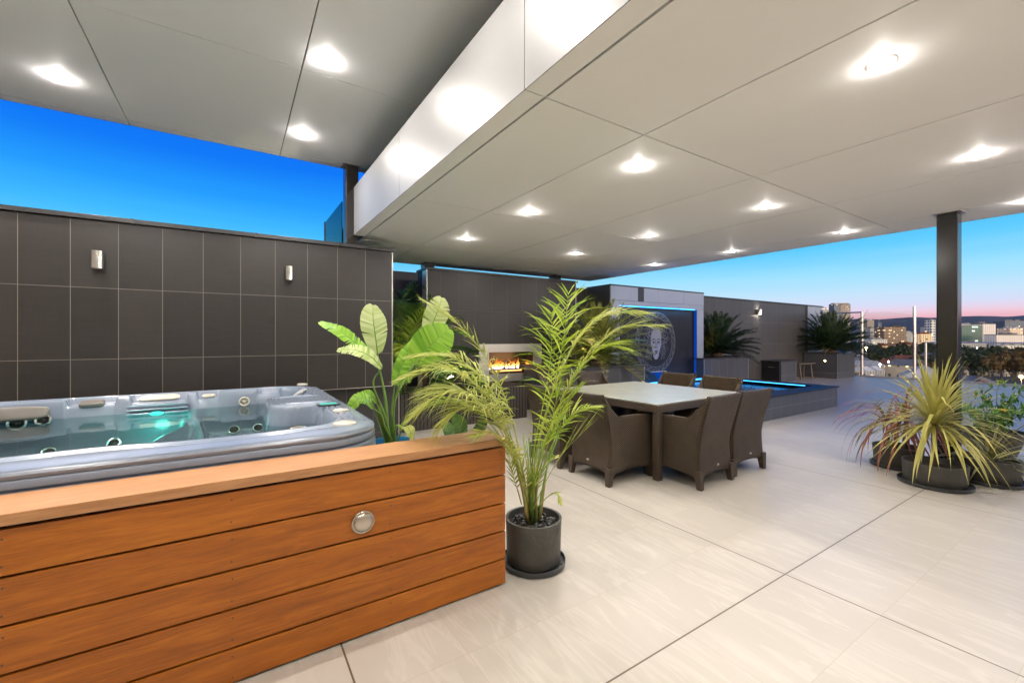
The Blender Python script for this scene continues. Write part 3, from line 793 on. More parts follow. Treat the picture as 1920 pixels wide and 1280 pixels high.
# rear pillow, filter lids, badges
Mr = Matrix.Rotation(R(72), 4, 'X')
def pillow(cx, cy, cz, lx, lz, th, mat, name='headrest', rx=72):
    m = MB()
    def f(a, b):
        A = a*2*PI; B = (b-.5)*PI; e = .45
        cs = lambda w: math.copysign(abs(math.cos(w))**e, math.cos(w)); sn = lambda w: math.copysign(abs(math.sin(w))**e, math.sin(w))
        return Vector((lx*cs(A)*cs(B), lz*sn(A)*cs(B), th*sn(B)))
    m.grid(f, 40, 16)
    M = Matrix.Translation((cx, cy, cz)) @ Matrix.Rotation(R(rx), 4, 'X')
    m.v = [tuple(M @ Vector(p)) for p in m.v]
    return m.build(name, mat, t, smooth=True)
q = L(PY(28, 766, 4.56)); pillow(q.x-.1, .99, .84, .27, .05, .03, 'spa_pillow')
q = L(PY(192, 752, 4.72)); pillow(-.37+.0, 1.09, .872, .075, .045, .018, 'spa_pillow', 'filter_knob', 15)
q = L(PY(314, 747, 4.72)); pillow(.05, 1.10, .885, .135, .034, .012, 'spa_cap', 'badge_plate', 35)
pillow(.39, 1.10, .875, .05, .03, .012, 'spa_cap', 'filter_knob', 15)
def jet(c, r, M, mat='chrome'):
    o = MB().lathe([(r, 0), (r*1.05, .008), (r*.9, .014), (r*.7, .010), (r*.66, .002)], n=24, M=Matrix.Translation(c) @ M, cap0=False, cap1=False).build('jet', mat, t, smooth=True)
    MB().lathe([(r*.68, .001), (r*.3, .002), (r*.28, .006), (.001, .007)], n=16, M=Matrix.Translation(c) @ M).build('nozzle', 'black_plastic' if mat != 'spa_cap' else 'spa_cap', o, smooth=True)
Mb = Matrix.Rotation(R(80), 4, 'X')
q = L(PY(22, 790, 4.50)); jet((q.x, .985, .775), .055, Mb)
q = L(PY(73, 783, 4.50)); jet((q.x, .985, .785), .045, Mb)
q = L(PY(458, 757, 4.60)); jet((q.x, .995, .815), .042, Mb, 'spa_cap')
for (x, y, z_) in ((-.95, .80, .56), (-.55, .84, .54), (.58, .86, .57), (.76, .84, .57), (-.2, .85, .56), (.15, .86, .56)):
    jet((x, y, z_+.02), .045, Matrix.Rotation(R(45), 4, 'X'))
jet((.93, -.55, .66), .04, Matrix.Rotation(R(-70), 4, 'Y'))
q = L(PZ(597, 797, .80)); disc('cup_filter', 'spa_cap', Vector((.93, -.52, .74)), [(.045, 0), (.045, .07), (.05, .075), (.035, .080), (.034, .04)])
# steps under the badge and teal lamp at the waterline
for k, z_ in enumerate((.845, .812, .782)):
    MB().box((-.15, .985+.0-.012*k, z_-.012), (.25, 1.04, z_)).build('step_ledge', 'spa_acrylic', t, bevel=.004)
o = MB().lathe([(.042, 0), (.038, .01), (.016, .014), (.001, .015)], n=24, sx=1.1, sy=.45, M=Matrix.Translation((.045, .952, .772)) @ Matrix.Rotation(R(78), 4, 'X')).build('lamp_lens', 'spa_light', t, smooth=True)
lamp('spa_lamp', 'POINT', (.05, .86, .70), 2.0, (.1, 1, .75), t, shadow_soft_size=.05)
lamp('spa_lamp', 'POINT', (.0, -.2, .30), 4.0, (.35, 1, .85), t, shadow_soft_size=.1)  # unseen point light without a fixture, brightens the basin under water

# ================================================================ WALL LAMPS ON THE TILES
def updown(u, v, Y, label, r, h, lit=0):
    p = PY(u, v, Y-.07)
    t = thing('wall_light', (p.x, Y, p.z), label, 'wall light', 'cylinder wall lights')
    MB().lathe([(r*.9, -h/2), (r, -h/2+.004), (r, h/2-.004), (r*.9, h/2), (r*.84, h/2-.003), (r*.84, h/2-.02)], (0, -.07, 0), n=32, cap0=False).build('cylinder', 'chrome', t, smooth=True, auto=40)
    m = MB().box((-.014, -.05, -.02), (.014, -.001, .02)); m.lathe([(.03, 0), (.03, .008)], n=20, M=Matrix.Rotation(R(90), 4, 'X')); m.build('bracket', 'chrome', t)
    for s_ in (-1, 1): MB().lathe([(r*.82, 0), (r*.82, .002)], (0, -.07, s_*(h/2-.012)), n=24).build('lens', 'lamp_warm' if lit else 'black_plastic', t)
    if lit:
        for s_ in (-1, 1): lamp('beam', 'SPOT', (0, -.07, s_*(h/2+.01)), 2.0, (1, .8, .55), t, spot_size=R(70), spot_blend=.5, shadow_soft_size=.02).rotation_euler = (0 if s_ < 0 else PI, 0, 0)
updown(182, 487, 5.67, 'brushed chrome cylinder wall light at the left end of the dark tiled wall', .048, .175)
updown(542, 512, 5.67, 'chrome cylinder wall light on the dark tiled wall nearest the palm niche', .042, .165)
updown(1424, 585, 7.2, 'small lit cylinder wall light on the far grey tiled wall', .07, .17, 1)

# ================================================================ DINING TABLE
TX, TY, TA = 4.24, 3.55, R(1.5)
t = thing('dining_table', (TX, TY, 0), 'square dining table with frosted glass top and dark wicker frame', 'table', rz=TA)
h = .81
MB().box((-h+.012, -h+.012, .733), (h-.012, h-.012, .745)).build('glass_top', 'table_glass', t, bevel=.003)
m = MB()
for a, b in (((-h, -h, .66), (h, -h+.05, .731)), ((-h, h-.05, .66), (h, h, .731)), ((-h, -h+.051, .66), (-h+.05, h-.051, .731)), ((h-.05, -h+.051, .66), (h, h-.051, .731))): m.box(a, b)
m.build('apron', 'wicker', t, bevel=.004)
for sx_ in (-1, 1):
    for sy_ in (-1, 1):
        MB().box((sx_*(h-.033)-.035, sy_*(h-.033)-.035, 0), (sx_*(h-.033)+.035, sy_*(h-.033)+.035, .658)).build('leg', 'wicker', t, bevel=.008)
# ---- wicker armchair, faces +Y
def make_chair():
    t = thing('wicker_armchair', (0, 0, 0), '', 'chair', 'wicker armchairs round the table')
    HW, ZB, ZT_ = .275, .098, .865
    def yb(z, x=0):  # profile of the back: concave, leaning out at the top
        q = (z-.05)/.8
        return -.27 - .085*max(0, q-.42)**1.35*2.2 - .035*max(0, .38-q)**1.1*1.3
    def hw(z): q = z/.86; return HW - .018*math.sin(PI*min(1, q)) + .0*q
    m = MB()
    def back(a, b):
        x = (a*2-1); z0 = ZB+.035*(1-x*x)*1.0; zt = ZT_ - .012*(1-x*x)+.0
        z = z0+(zt-z0)*b
        return Vector((x*hw(z), yb(z)-.035*(x*x)*max(0, (z-.4))*1.6 + .0, z))
    m.grid(back, 16, 22); m.build('backrest', 'wicker', t, smooth=True, solid=.034, auto=50)
    for s_ in (-1, 1):
        m = MB()
        def side(a, b, s_=s_):
            yf = .29
            # top profile: falls from the back to the arm with a concave sweep
            ya = yb(.86)-.045+(yf-(yb(.86)-.045))*a
            q = min(1, a/.30); top = .63+.012*math.sin(PI*a) + (.865-.63)*(1-q)**1.8
            z0 = ZB+.035*(1-(2*a-1)**2); z = z0+(top-z0)*b
            y0 = yb(z)-.035*max(0, z-.4)*1.6
            y = y0+(yf-y0)*a
            return Vector((s_*(hw(z)+.0), y, z))
        m.grid(side, 26, 16); m.build('arm_panel', 'wicker', t, smooth=True, solid=.034, auto=50)
    m = MB()
    m.grid(lambda a, b: Vector(((a*2-1)*(HW-.02), .292, .15+.025*(1-(2*a-1)**2)+(.40-.15)*b)), 8, 6); m.build('front_panel', 'wicker', t, smooth=True, solid=.03)
    MB().box((-HW+.022, -.26, .37), (HW-.022, .285, .41)).build('seat', 'wicker', t, bevel=.01)
    MB().box((-HW+.03, -.25, .412), (HW-.03, .29, .468)).build('cushion', 'wicker_seat', t, bevel=.02)
    for sx_ in (-1, 1):
        for y, out in ((-.285, -1), (.285, 1)):
            m = MB(); w0, w1 = .024, .036; cx = sx_*(HW-.012); zt = .17
            vs = []
            for (w_, z, dy) in ((w0, 0, .012*out), (w1, zt, -.006*out)):
                vs += [(cx-w_, y-w_+dy, z), (cx+w_, y-w_+dy, z), (cx+w_, y+w_+dy, z), (cx-w_, y+w_+dy, z)]
            m.add(vs, [(3,2,1,0),(4,5,6,7),(0,1,5,4),(1,2,6,5),(2,3,7,6),(3,0,4,7)]); m.build('leg', 'wicker', t, bevel=.005)
    MB().lathe([(.018, 0), (.016, .004)], n=16, sy=.55, M=Matrix.Translation((0, -.316, .20)) @ Matrix.Rotation(R(90), 4, 'X')).build('tag_plate', 'spa_cap', t)
    return t
ch = make_chair()
spots = [(3.24, 3.14, -90, 'wicker armchair on the left side of the table, at the near left corner'),
         (3.22, 3.82, -91, 'wicker armchair on the left side of the table, half hidden by the palm fronds'),
         (3.83, 2.66, 2, 'wicker armchair at the near corner, its tall back turned to the camera'),
         (4.50, 2.70, -2, 'wicker armchair on the near side of the table, closest to the potted plants'),
         (5.26, 3.38, 90, 'wicker armchair behind the table, closest to the raised pond'),
         (5.30, 4.08, 92, 'wicker armchair behind the table, left one of the pair facing the camera'),
         (4.72, 4.66, 180, 'wicker armchair at the far corner of the table below the sago palm'),
         (4.02, 4.68, 178, 'wicker armchair at the far left of the table, behind the green fronds')]
for i, (x, y, a, lb) in enumerate(spots):
    o = ch if i == 0 else dup(ch)
    o.location = (x, y, 0); o.rotation_euler = (0, 0, R(a)); o['label'] = lb

# ================================================================ WATER FEATURE
t = thing('raised_pond', (8.3, 5, 0), 'raised dark tiled pond with blue lit water in front of the medallion panel', 'pond')
X0, X1, Y0, Y1, ZP = 6.60, 10.25, 3.71, 6.28, .41
box('front_wall', 'planter_tile', (X0, Y0, 0), (X1, Y0+.15, ZP-.03), t)
box('right_wall', 'planter_tile', (X1-.15, Y0+.151, 0), (X1, Y1, ZP-.03), t)
box('left_wall', 'planter_tile', (X0, Y0+.151, 0), (X0+.15, Y1, ZP-.03), t)
box('rim', 'black_stone', (X0-.02, Y0-.03, ZP-.028), (X1+.03, Y0+.30, ZP), t, bevel=.004)
box('rim', 'black_stone', (X1-.30, Y0+.302, ZP-.028), (X1+.03, Y1, ZP), t, bevel=.004)
box('rim', 'black_stone', (X0-.02, Y0+.302, ZP-.028), (X0+.25, Y1, ZP), t, bevel=.004)
box('edge_trim', 'metal_trim', (X0, Y0-.006, ZP-.034), (X1, Y0-.001, ZP-.0285), t)
box('edge_trim', 'metal_trim', (X1+.0005, Y0-.006, 0), (X1+.007, Y0+.004, ZP-.03), t)
box('liner', 'black_stone', (X0+.151, Y0+.151, .02), (X1-.151, Y1, .05), t)
MB().grid(lambda a, b: Vector((X0+.152+(X1-X0-.304)*a, Y0+.152+(Y1-Y0-.152)*b, .335)), 8, 8).build('water', 'pond_water', t, world=True)
box('led_strip', 'led_blue', (X1-.315, Y0+.45, ZP-.022), (X1-.302, Y1-.05, ZP-.008), t)
box('led_strip', 'led_blue', (X0+.9, Y1-.03, .37), (9.68, Y1-.01, .40), t)
lamp('pond_glow', 'AREA', (.2, .9, -.0+.30), 14, (.05, .35, 1), t, shape='RECTANGLE', size=2.6, size_y=.1).rotation_euler = (R(150), 0, 0)
# curved water sheet put in for a blue reflection, glowing by its material
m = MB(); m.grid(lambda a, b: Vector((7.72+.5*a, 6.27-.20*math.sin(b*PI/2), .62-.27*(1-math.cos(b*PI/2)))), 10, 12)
t2 = thing('water_spout', (7.97, 6.25, .35), 'blue glow patch shaped as a curved water sheet, seen between two chair backs', 'fountain')
m.build('sheet', 'blue_glow_soft', t2, world=True, smooth=True)
box('spout_lip', 'steel', (7.70, 6.26, .625), (8.24, 6.285, .64), t2)

# feature panel
t = thing('feature_wall', (8.3, 6.6, 0), 'pale metal clad portal framing a glossy black panel with a round medallion', 'wall')
FYa, FYb = 6.50, 7.24
box('lintel_panel', 'silver_cladding', (6.71, FYa, 2.20), (7.56, FYa+.03, 2.50), t)
box('dark_panel', 'dark_trim', (7.563, FYa+.002, 2.20), (7.76, FYa+.03, 2.498), t)
box('lintel_panel', 'silver_cladding', (7.763, FYa, 2.20), (8.27, FYa+.03, 2.50), t)
box('lintel_panel', 'silver_cladding', (8.276, FYa, 2.20), (9.20, FYa+.03, 2.50), t)
box('lintel_panel', 'silver_cladding', (9.206, FYa, 2.20), (10.02, FYa+.03, 2.50), t)
box('lower_lintel', 'silver_cladding', (6.99, FYa+.004, 2.10), (10.02, FYa+.03, 2.194), t)
box('jamb', 'silver_cladding', (6.71, FYa+.004, .0), (6.984, FYa+.03, 2.194), t)
box('jamb', 'silver_cladding', (9.75, FYa+.004, .0), (10.02, FYa+.03, 2.094), t)
box('side_face', 'far_wall_tile', (6.705, FYa+.032, 0), (6.72, FYb, 2.50), t)
box('roof_cap', 'dark_trim', (6.70, FYa-.005, 2.502), (10.03, FYb, 2.53), t)
box('back_panel', 'black_stone', (6.99, FYa+.06, 0), (9.745, FYa+.08, 2.095), t)
box('led_strip', 'led_blue', (7.02, FYa+.034, 2.075), (9.70, FYa+.046, 2.092), t)
box('led_strip', 'blue_glow_soft', (9.70, FYa+.010, .42), (9.745, FYa+.055, 2.07), t)
lamp('led_wash', 'AREA', (0, -.08, 2.03), 10, (.08, .45, 1), t, shape='RECTANGLE', size=2.6, size_y=.04).rotation_euler = (R(-20), 0, 0)
# medallion
MYm = FYa+.056; MC = (8.24, 1.28)
md = thing('medallion', (MC[0], MYm, MC[1]), 'round pale medallion of a woman\'s face with flowing hair inside a Greek key ring', 'emblem')
def flat(m, pts, dy=0):
    m.add([(p[0], -dy, p[1]) for p in pts] + [(p[0], -dy+.004, p[1]) for p in pts],
          [tuple(range(len(pts)))] + [(i, (i+1) % len(pts), len(pts)+(i+1) % len(pts), len(pts)+i) for i in range(len(pts))])
def strip(m, pts, w_, dy=0, closed=False):
    pts = [Vector((p[0], p[1])) for p in pts]; n = len(pts); Lf = []; Rt = []
    for i, p in enumerate(pts):
        a = pts[(i-1) % n] if closed or i > 0 else p; b = pts[(i+1) % n] if closed or i < n-1 else p
        tg = (b-a).normalized(); nn = Vector((-tg.y, tg.x)); ww = w_ if isinstance(w_, (int, float)) else w_[i]
        Lf.append(p+nn*ww/2); Rt.append(p-nn*ww/2)
    o = len(m.v); m.v += [(q.x, -dy, q.y) for q in Lf+Rt]
    for i in range(n-1 if not closed else n): j = (i+1) % n; m.f.append((o+i, o+j, o+n+j, o+n+i))
circ = lambda r, n=72: [(r*math.cos(2*PI*k/n), r*math.sin(2*PI*k/n)) for k in range(n)]
vary('engraved', (.20, .20, .195), .5); vary('engraved_face', (.24, .25, .25), .5); vary('engraved_dim', (.13, .132, .138), .5); vary('engraved_dark', (.008, .008, .01), .4)
m = MB(); strip(m, circ(.70), .012, .003, True); strip(m, circ(.575), .009, .003, True)
KN = 24
for k in range(KN):
    a0 = 2*PI*k/KN; da = 2*PI/KN
    def q(u_, r_): a = a0+da*u_; return (r_*math.cos(a), r_*math.sin(a))
    ro, ri = .672, .603
    path = [q(-.02, ri), q(.02, ro), q(.80, ro), q(.80, ri+.02), q(.34, ri+.02), q(.34, ro-.03), q(.56, ro-.03)]
    strip(m, [q(-.1, ri), q(.10, ri), q(.10, ro), q(.80, ro), q(.80, ri+.018), q(.38, ri+.018), q(.38, ro-.026), q(.58, ro-.026)], .011, .003)
    strip(m, [q(.80, ri), q(.9, ri)], .011, .003)
m.build('key_ring', 'engraved', md)
m = MB(); rng = random.Random(11)
for k in range(64):  # locks of hair
    a = -PI/2 + (2*PI)*(k+.5)/64; 
    if abs(math.sin(a)+1) < .10: continue
    r0 = rng.uniform(.20, .30); Ln = rng.uniform(.16, .27); ph = rng.uniform(0, 6); pts = []
    for s_ in range(12):
        f = s_/11; r_ = r0+Ln*f; aa = a+.22*math.sin(ph+f*6)*f
        pts.append((r_*math.cos(aa)*.98, r_*math.sin(aa)*1.02+.02))
    strip(m, pts, [.016*(1-f/12)+.004 for f in range(12)], .0035)
for sg in (-1, 1):
    for k in range(7):
        strip(m, [(sg*(.17+.02*k+.03*math.sin(f*.9+k)), .05-.05*f) for f in range(10)], .007, .0035)
m.build('hair', 'engraved_dim', md)
m = MB(); face = [(0, -.40), (.05, -.385), (.09, -.33), (.13, -.24), (.165, -.13), (.185, .0), (.185, .12), (.16, .21), (.10, .27), (.0, .295)]
face = face + [(-x, y) for x, y in face[-2:0:-1]]
flat(m, face, .006); m.build('face', 'engraved_face', md)
m = MB()
for sg in (-1, 1):
    strip(m, [(sg*x, y) for x, y in ((.03, .045), (.06, .075), (.11, .08), (.155, .045))], .016, .0105)
    strip(m, [(sg*x, y) for x, y in ((.035, -.01), (.06, .02), (.10, .025), (.14, .0), (.10, -.02), (.06, -.022))], .009, .0105, True)
    flat(m, [(sg*.09+.018*math.cos(a_), .004+.018*math.sin(a_)) for a_ in [2*PI*i/10 for i in range(10)]], .0105)
    strip(m, [(sg*.025, .03), (sg*.018, -.08), (sg*.03, -.125), (sg*.008, -.14)], .008, .0105)
    strip(m, [(sg*.175, -.1), (sg*.14, -.19), (sg*.10, -.27)], .02, .0105)
flat(m, [(-.065, -.212), (-.02, -.19), (0, -.198), (.02, -.19), (.065, -.212), (.03, -.225), (-.03, -.225)], .0105)
flat(m, [(-.045, -.236), (0, -.232), (.045, -.236), (.02, -.262), (-.02, -.262)], .0105)
m.build('features', 'engraved_dark', md)
m = MB(); strip(m, [(-.19, .10), (-.16, .22), (-.08, .30), (0, .32), (.08, .30), (.16, .22), (.19, .10)], .012, .0105)
for k in range(9): a = PI*(k+1)/10; strip(m, [(.2*math.cos(a), .12+.18*math.sin(a)), (.26*math.cos(a+.2), .14+.25*math.sin(a+.2)), (.30*math.cos(a), .14+.31*math.sin(a))], .013, .0105)
m.build('crown_locks', 'engraved', md)

# planters at the back
def planter(name_l, x0, y0, x1, y1, z1, grp='tiled planter boxes'):
    t = thing('planter', ((x0+x1)/2, y0, 0), name_l, 'planter', grp)
    box('tiled_side', 'planter_tile', (x0, y0, 0), (x1, y1, z1-.03), t)
    m = MB(); w_ = .10
    for a, b in (((x0-.02, y0-.02, z1-.029), (x1+.02, y0+w_, z1)), ((x0-.02, y1-w_, z1-.029), (x1+.02, y1, z1)), ((x0-.02, y0+w_+.001, z1-.029), (x0+w_, y1-w_-.001, z1)), ((x1-w_, y0+w_+.001, z1-.029), (x1+.02, y1-w_-.001, z1))): m.box(a, b)
    m.build('rim', 'dark_trim', t, world=True)
    box('soil', 'soil', (x0+w_, y0+w_, z1-.028), (x1-w_, y1-w_, z1-.012), t)['kind'] = 'stuff'
    for x in (x0, x1): box('edge_trim', 'metal_trim', (x-.006, y0-.006, 0), (x+.006, y0-.001, z1-.03), t)
    return t
planter('grey tiled planter box with the big sago palm beside the medallion panel', 10.30-.62, 5.60+.0, 11.2, 7.18, .88) if 0 else planter('grey tiled planter box with the big sago palm beside the medallion panel', 9.72, 6.30, 11.75, 7.18, .88)
planter('tall grey tiled planter box at the far right end of the terrace wall', 17.0, 6.15, 18.45, 7.16, .86)
planter('dark tiled planter box left of the pond under the lamplit sago palm', 4.75, 5.50, 6.57, 6.90, .87)
t = thing('barbecue_cabinet', (14.8, 6.9, 0), 'low black cabinet with a grey side panel standing against the far wall', 'cabinet')
box('door_panel', 'black_plastic', (14.2, 6.66, .01), (14.27, 7.18, .63), t); box('end_panel', 'planter_tile', (14.275, 6.64, 0), (15.3, 7.18, .63), t)
box('top', 'dark_trim', (14.15, 6.60, .633), (15.33, 7.18, .665), t, bevel=.003); box('handle', 'steel', (14.18, 6.8, .45), (14.195, 6.98, .465), t)
t = thing('bench', (16.0, 6.8, 0), 'small low timber bench standing between the cabinet and the far planter', 'bench')
box('seat', 'bench_timber', (15.45, 6.62, .50), (16.6, 6.98, .54), t, bevel=.004)
for x in (15.6, 16.4): MB().tube([(x, 6.7, .5), (x+.05, 6.66, 0)], .03, 6).build('leg', 'bench_timber', t, world=True); MB().tube([(x, 6.9, .5), (x+.05, 6.94, 0)], .03, 6).build('leg', 'bench_timber', t, world=True)
t = thing('recessed_light', PY(1547, 676, 6.75), 'small lit recessed light glowing on the dark side of the far planter', 'light')
p = PX(1547, 676, 17.0); t.location = p
MB().lathe([(.05, 0), (.05, .01), (.03, .012)], n=20, M=Matrix.Rotation(R(-90), 4, 'Y')).build('rim', 'steel', t)
MB().lathe([(.028, .012), (.02, .016)], n=16, M=Matrix.Rotation(R(-90), 4, 'Y')).build('lens', 'lamp_yellow', t)

# balustrades on the far edge
t = thing('glass_balustrade', (18.95, 3, 0), 'low frameless glass balustrade with steel top rail along the far terrace edge', 'balustrade')
MB().tube([(18.95, 4.45, 1.23), (18.95, -3, 1.23)], .022, 10).build('top_rail', 'steel', t, world=True)
yy = [4.42, 2.1, -.2, -2.9]
for i in range(3): box('glass_pane', 'clear_glass', (18.945, yy[i+1]+.02, .05), (18.955, yy[i]-.02, 1.205), t)
for y in (4.40, -.2): MB().tube([(18.95, y, .0), (18.95, y, 1.21)], .03, 10).build('post', 'steel', t, world=True)
box('kerb', 'cladding_white', (18.86, -3, .002), (18.99, 6.1, .045), t)
t = thing('glass_windbreak', (18.95, 5.5, 0), 'tall clear glass windbreak panels between steel posts beside the far planter', 'screen')
for y, z1 in ((6.10, 2.30), (4.68, 2.42)): MB().tube([(18.95, y, .0), (18.95, y, z1)], .045, 14).build('post', 'steel', t, world=True)
box('glass_pane', 'clear_glass', (18.945, 4.75, .05), (18.955, 6.03, 2.28), t)
box('glass_pane', 'clear_glass', (18.945, 6.17, .05), (18.955, 7.3, 2.28), t)
MB().tube([(18.95, 6.1, 2.30), (18.95, 7.5, 2.30)], .025, 10).build('top_rail', 'steel', t, world=True)
# ================================================================ POTTED PLANTS
def pot(x, y, r0, r1, h, mat='pot_charcoal', label='', grp=None, saucer=True, fill='soil', sx=1.0, sy=1.0, cat='plant pot', name='plant_pot', rz=0):
    t = thing(name, (x, y, 0), label, cat, grp, rz)
    z0 = .022 if saucer else .002
    MB().lathe([(r0*.96, z0), (r0, z0+.012), (r1-.002, h-.012), (r1, h), (r1-.016, h), (r1-.018, h-.05), (r0-.02, h-.08)], n=56, cap1=False, sx=sx, sy=sy).build('pot', mat, t, smooth=True, auto=40)
    if saucer:
        MB().lathe([(r0*1.02, .003), (r0*1.18, .006), (r0*1.20, .034), (r0*1.17, .036), (r0*1.14, .014), (r0*.9, .012)], n=56, sx=sx, sy=sy, cap1=True).build('saucer', 'saucer', t, smooth=True, auto=40)
    MB().lathe([(r1-.0185, h-.052), (r1*.5, h-.04), (.002, h-.036)], n=40, cap0=False, sx=sx, sy=sy).build('soil', fill, t, smooth=True)
    return t

# ---- front areca palm in the charcoal pot
AX, AY = 1.565, 2.168
t = pot(AX, AY, .165, .175, .285, label='charcoal pot filled with black pebbles at the end of the timber wall')
rng = random.Random(3); m = MB()
for k in range(95):
    for _ in range(20):
        a = rng.uniform(0, 2*PI); r_ = .145*math.sqrt(rng.random())
        if r_ > .045: break
    M = Matrix.Translation((r_*math.cos(a), r_*math.sin(a), .250+rng.uniform(-.004, .014))) @ Matrix.Rotation(rng.uniform(0, 6), 4, 'Z') @ Matrix.Rotation(rng.uniform(-.6, .6), 4, 'X')
    q = rng.uniform(.010, .017)
    m.lathe([(q*.3, -q*.55), (q*.85, -q*.3), (q, 0), (q*.8, q*.35), (q*.25, q*.55)], n=9, M=M, sx=rng.uniform(1.1, 1.6), sy=rng.uniform(.8, 1.0))
m.build('pebbles', 'pebble', t, smooth=True)['kind'] = 'stuff'
t = thing('areca_palm', (AX, AY, .25), 'bushy yellow green palm with arching feathery fronds in the pebble filled pot', 'palm')
base = Vector((AX, AY, .25))
rng = random.Random(21)
canes = [(-.055, .0, 7), (-.03, .04, 3), (0, -.02, 0), (.025, .03, -3), (.05, -.01, -6), (.01, .06, 1)]
for (dx, dy, ln) in canes:
    h = rng.uniform(.26, .40); b = base+Vector((dx*.7, dy, 0))
    pts = [b + Vector((dx*1.0*q, dy*.4*q, h*q)) for q in (0, .33, .66, 1)]
    MB().tube(pts, [.0135, .011, .010, .007], 8).build('cane', 'stem_cane', t, smooth=True, world=True)
# fronds: photo pixel control points + depth; last points arch over
def FP(lst): return [P(u, v, d) for (u, v, d) in lst]
fr = [
 ([(985, 925, 2.66), (968, 820, 2.6), (945, 740, 2.55), (905, 660, 2.48), (850, 600, 2.42), (792, 562, 2.4)], .16, 46, .013, 0),
 ([(983, 930, 2.66), (962, 840, 2.6), (930, 765, 2.5), (885, 712, 2.4), (830, 690, 2.33), (758, 708, 2.28)], .26, 56, .017, 0),
 ([(982, 932, 2.66), (960, 850, 2.58), (925, 785, 2.46), (880, 742, 2.36), (830, 738, 2.3), (778, 772, 2.26)], .25, 54, .017, 0),
 ([(984, 935, 2.66), (965, 860, 2.56), (940, 800, 2.42), (900, 765, 2.32), (860, 768, 2.28), (822, 806, 2.26)], .21, 48, .016, 0),
 ([(985, 930, 2.7), (965, 840, 2.75), (935, 755, 2.8), (892, 695, 2.85), (840, 668, 2.9), (775, 668, 2.95)], .28, 52, .018, 0),
 ([(984, 930, 2.68), (958, 850, 2.66), (915, 790, 2.62), (870, 758, 2.58), (820, 755, 2.52), (770, 785, 2.5)], .24, 50, .016, 1),
 ([(984, 930, 2.7), (962, 845, 2.8), (930, 780, 2.9), (885, 740, 3.0), (835, 725, 3.05), (790, 735, 3.1)], .24, 50, .016, 0),
 ([(992, 925, 2.68), (1003, 830, 2.72), (1022, 740, 2.8), (1034, 655, 2.9), (1034, 585, 3.0)], .24, 36, .016, 1),
 ([(993, 925, 2.68), (1010, 830, 2.68), (1036, 735, 2.7), (1056, 640, 2.74), (1066, 548, 2.8)], .27, 40, .016, 1),
 ([(994, 925, 2.68), (1018, 845, 2.6), (1048, 765, 2.52), (1085, 695, 2.46), (1132, 650, 2.42), (1172, 655, 2.4)], .20, 44, .015, 1),
 ([(993, 920, 2.68), (1012, 815, 2.66), (1042, 720, 2.65), (1085, 635, 2.62), (1140, 590, 2.6), (1205, 588, 2.6)], .26, 56, .015, 0),
 ([(994, 920, 2.68), (1020, 830, 2.66), (1058, 740, 2.62), (1105, 665, 2.58), (1165, 615, 2.56), (1240, 612, 2.52)], .22, 52, .015, 0),
 ([(996, 930, 2.66), (1015, 870, 2.6), (1034, 815, 2.55), (1056, 765, 2.52), (1090, 725, 2.5)], .19, 36, .016, 1),
 ([(996, 930, 2.7), (1020, 870, 2.72), (1045, 815, 2.75), (1075, 775, 2.78), (1108, 765, 2.8)], .20, 40, .015, 1),
 ([(995, 930, 2.62), (1008, 880, 2.5), (1022, 830, 2.42), (1036, 780, 2.38), (1050, 720, 2.36)], .17, 32, .015, 1),
 ([(986, 930, 2.6), (975, 880, 2.45), (955, 840, 2.35), (925, 812, 2.3), (890, 818, 2.26)], .14, 34, .015, 0),
]
for i, (pp, ll, n, wd, mt) in enumerate(fr):
    frond(MB(), FP(pp), int(n*(.8, .68)[mt]), ll*1.25, wd*.72, rng, ang=62, droop=3.0, start=(.36, .46)[mt], rr=.0055, segs=4, vee=.10, jit=18).build('frond', ('leaf_areca', 'leaf_areca_deep')[mt], t, world=True, smooth=True)
# low young spear leaves, the tall split one on the right
m = MB()
for (pp, ll, n, st) in (([(1000, 955, 2.62), (1022, 905, 2.58), (1055, 850, 2.55), (1101, 802, 2.52)], .26, 7, .45),
                    ([(1008, 950, 2.62), (1028, 930, 2.58), (1044, 925, 2.52), (1052, 945, 2.48)], .05, 11, .3),
                    ([(1003, 950, 2.66), (1012, 900, 2.7), (1025, 870, 2.72), (1045, 855, 2.75)], .09, 14, .2),
                    ([(978, 945, 2.62), (965, 900, 2.55), (955, 860, 2.5), (950, 835, 2.48)], .10, 14, .2),
                    ([(990, 940, 2.6), (985, 900, 2.52), (975, 860, 2.48), (962, 830, 2.46)], .10, 14, .2),
                    ([(1000, 940, 2.62), (1004, 900, 2.58), (1012, 850, 2.56), (1025, 820, 2.55)], .10, 14, .2)):
    f = MB(); frond(f, FP(pp), n, ll, .011 if ll < .2 else .016, rng, ang=34 if ll < .2 else 9, droop=3 if ll < .2 else .4, start=st, rr=.004, segs=3, vee=.05)
    f.build('frond', 'leaf_areca', t, world=True, smooth=True)
for k in range(16):
    a = rng.uniform(0, 2*PI); m = MB(); b = base+Vector((.03*math.cos(a), .03*math.sin(a), 0))
    pts = [b+Vector((math.cos(a)*(.03*q+.10*q*q), math.sin(a)*(.03*q+.10*q*q), rng.uniform(.5, .62)*q)) for q in (0, .3, .6, 1)]
    m.tube(pts, [.0045, .004, .003, .002], 5); m.build('leaf_stalk', 'stem_green', t, world=True, smooth=True)

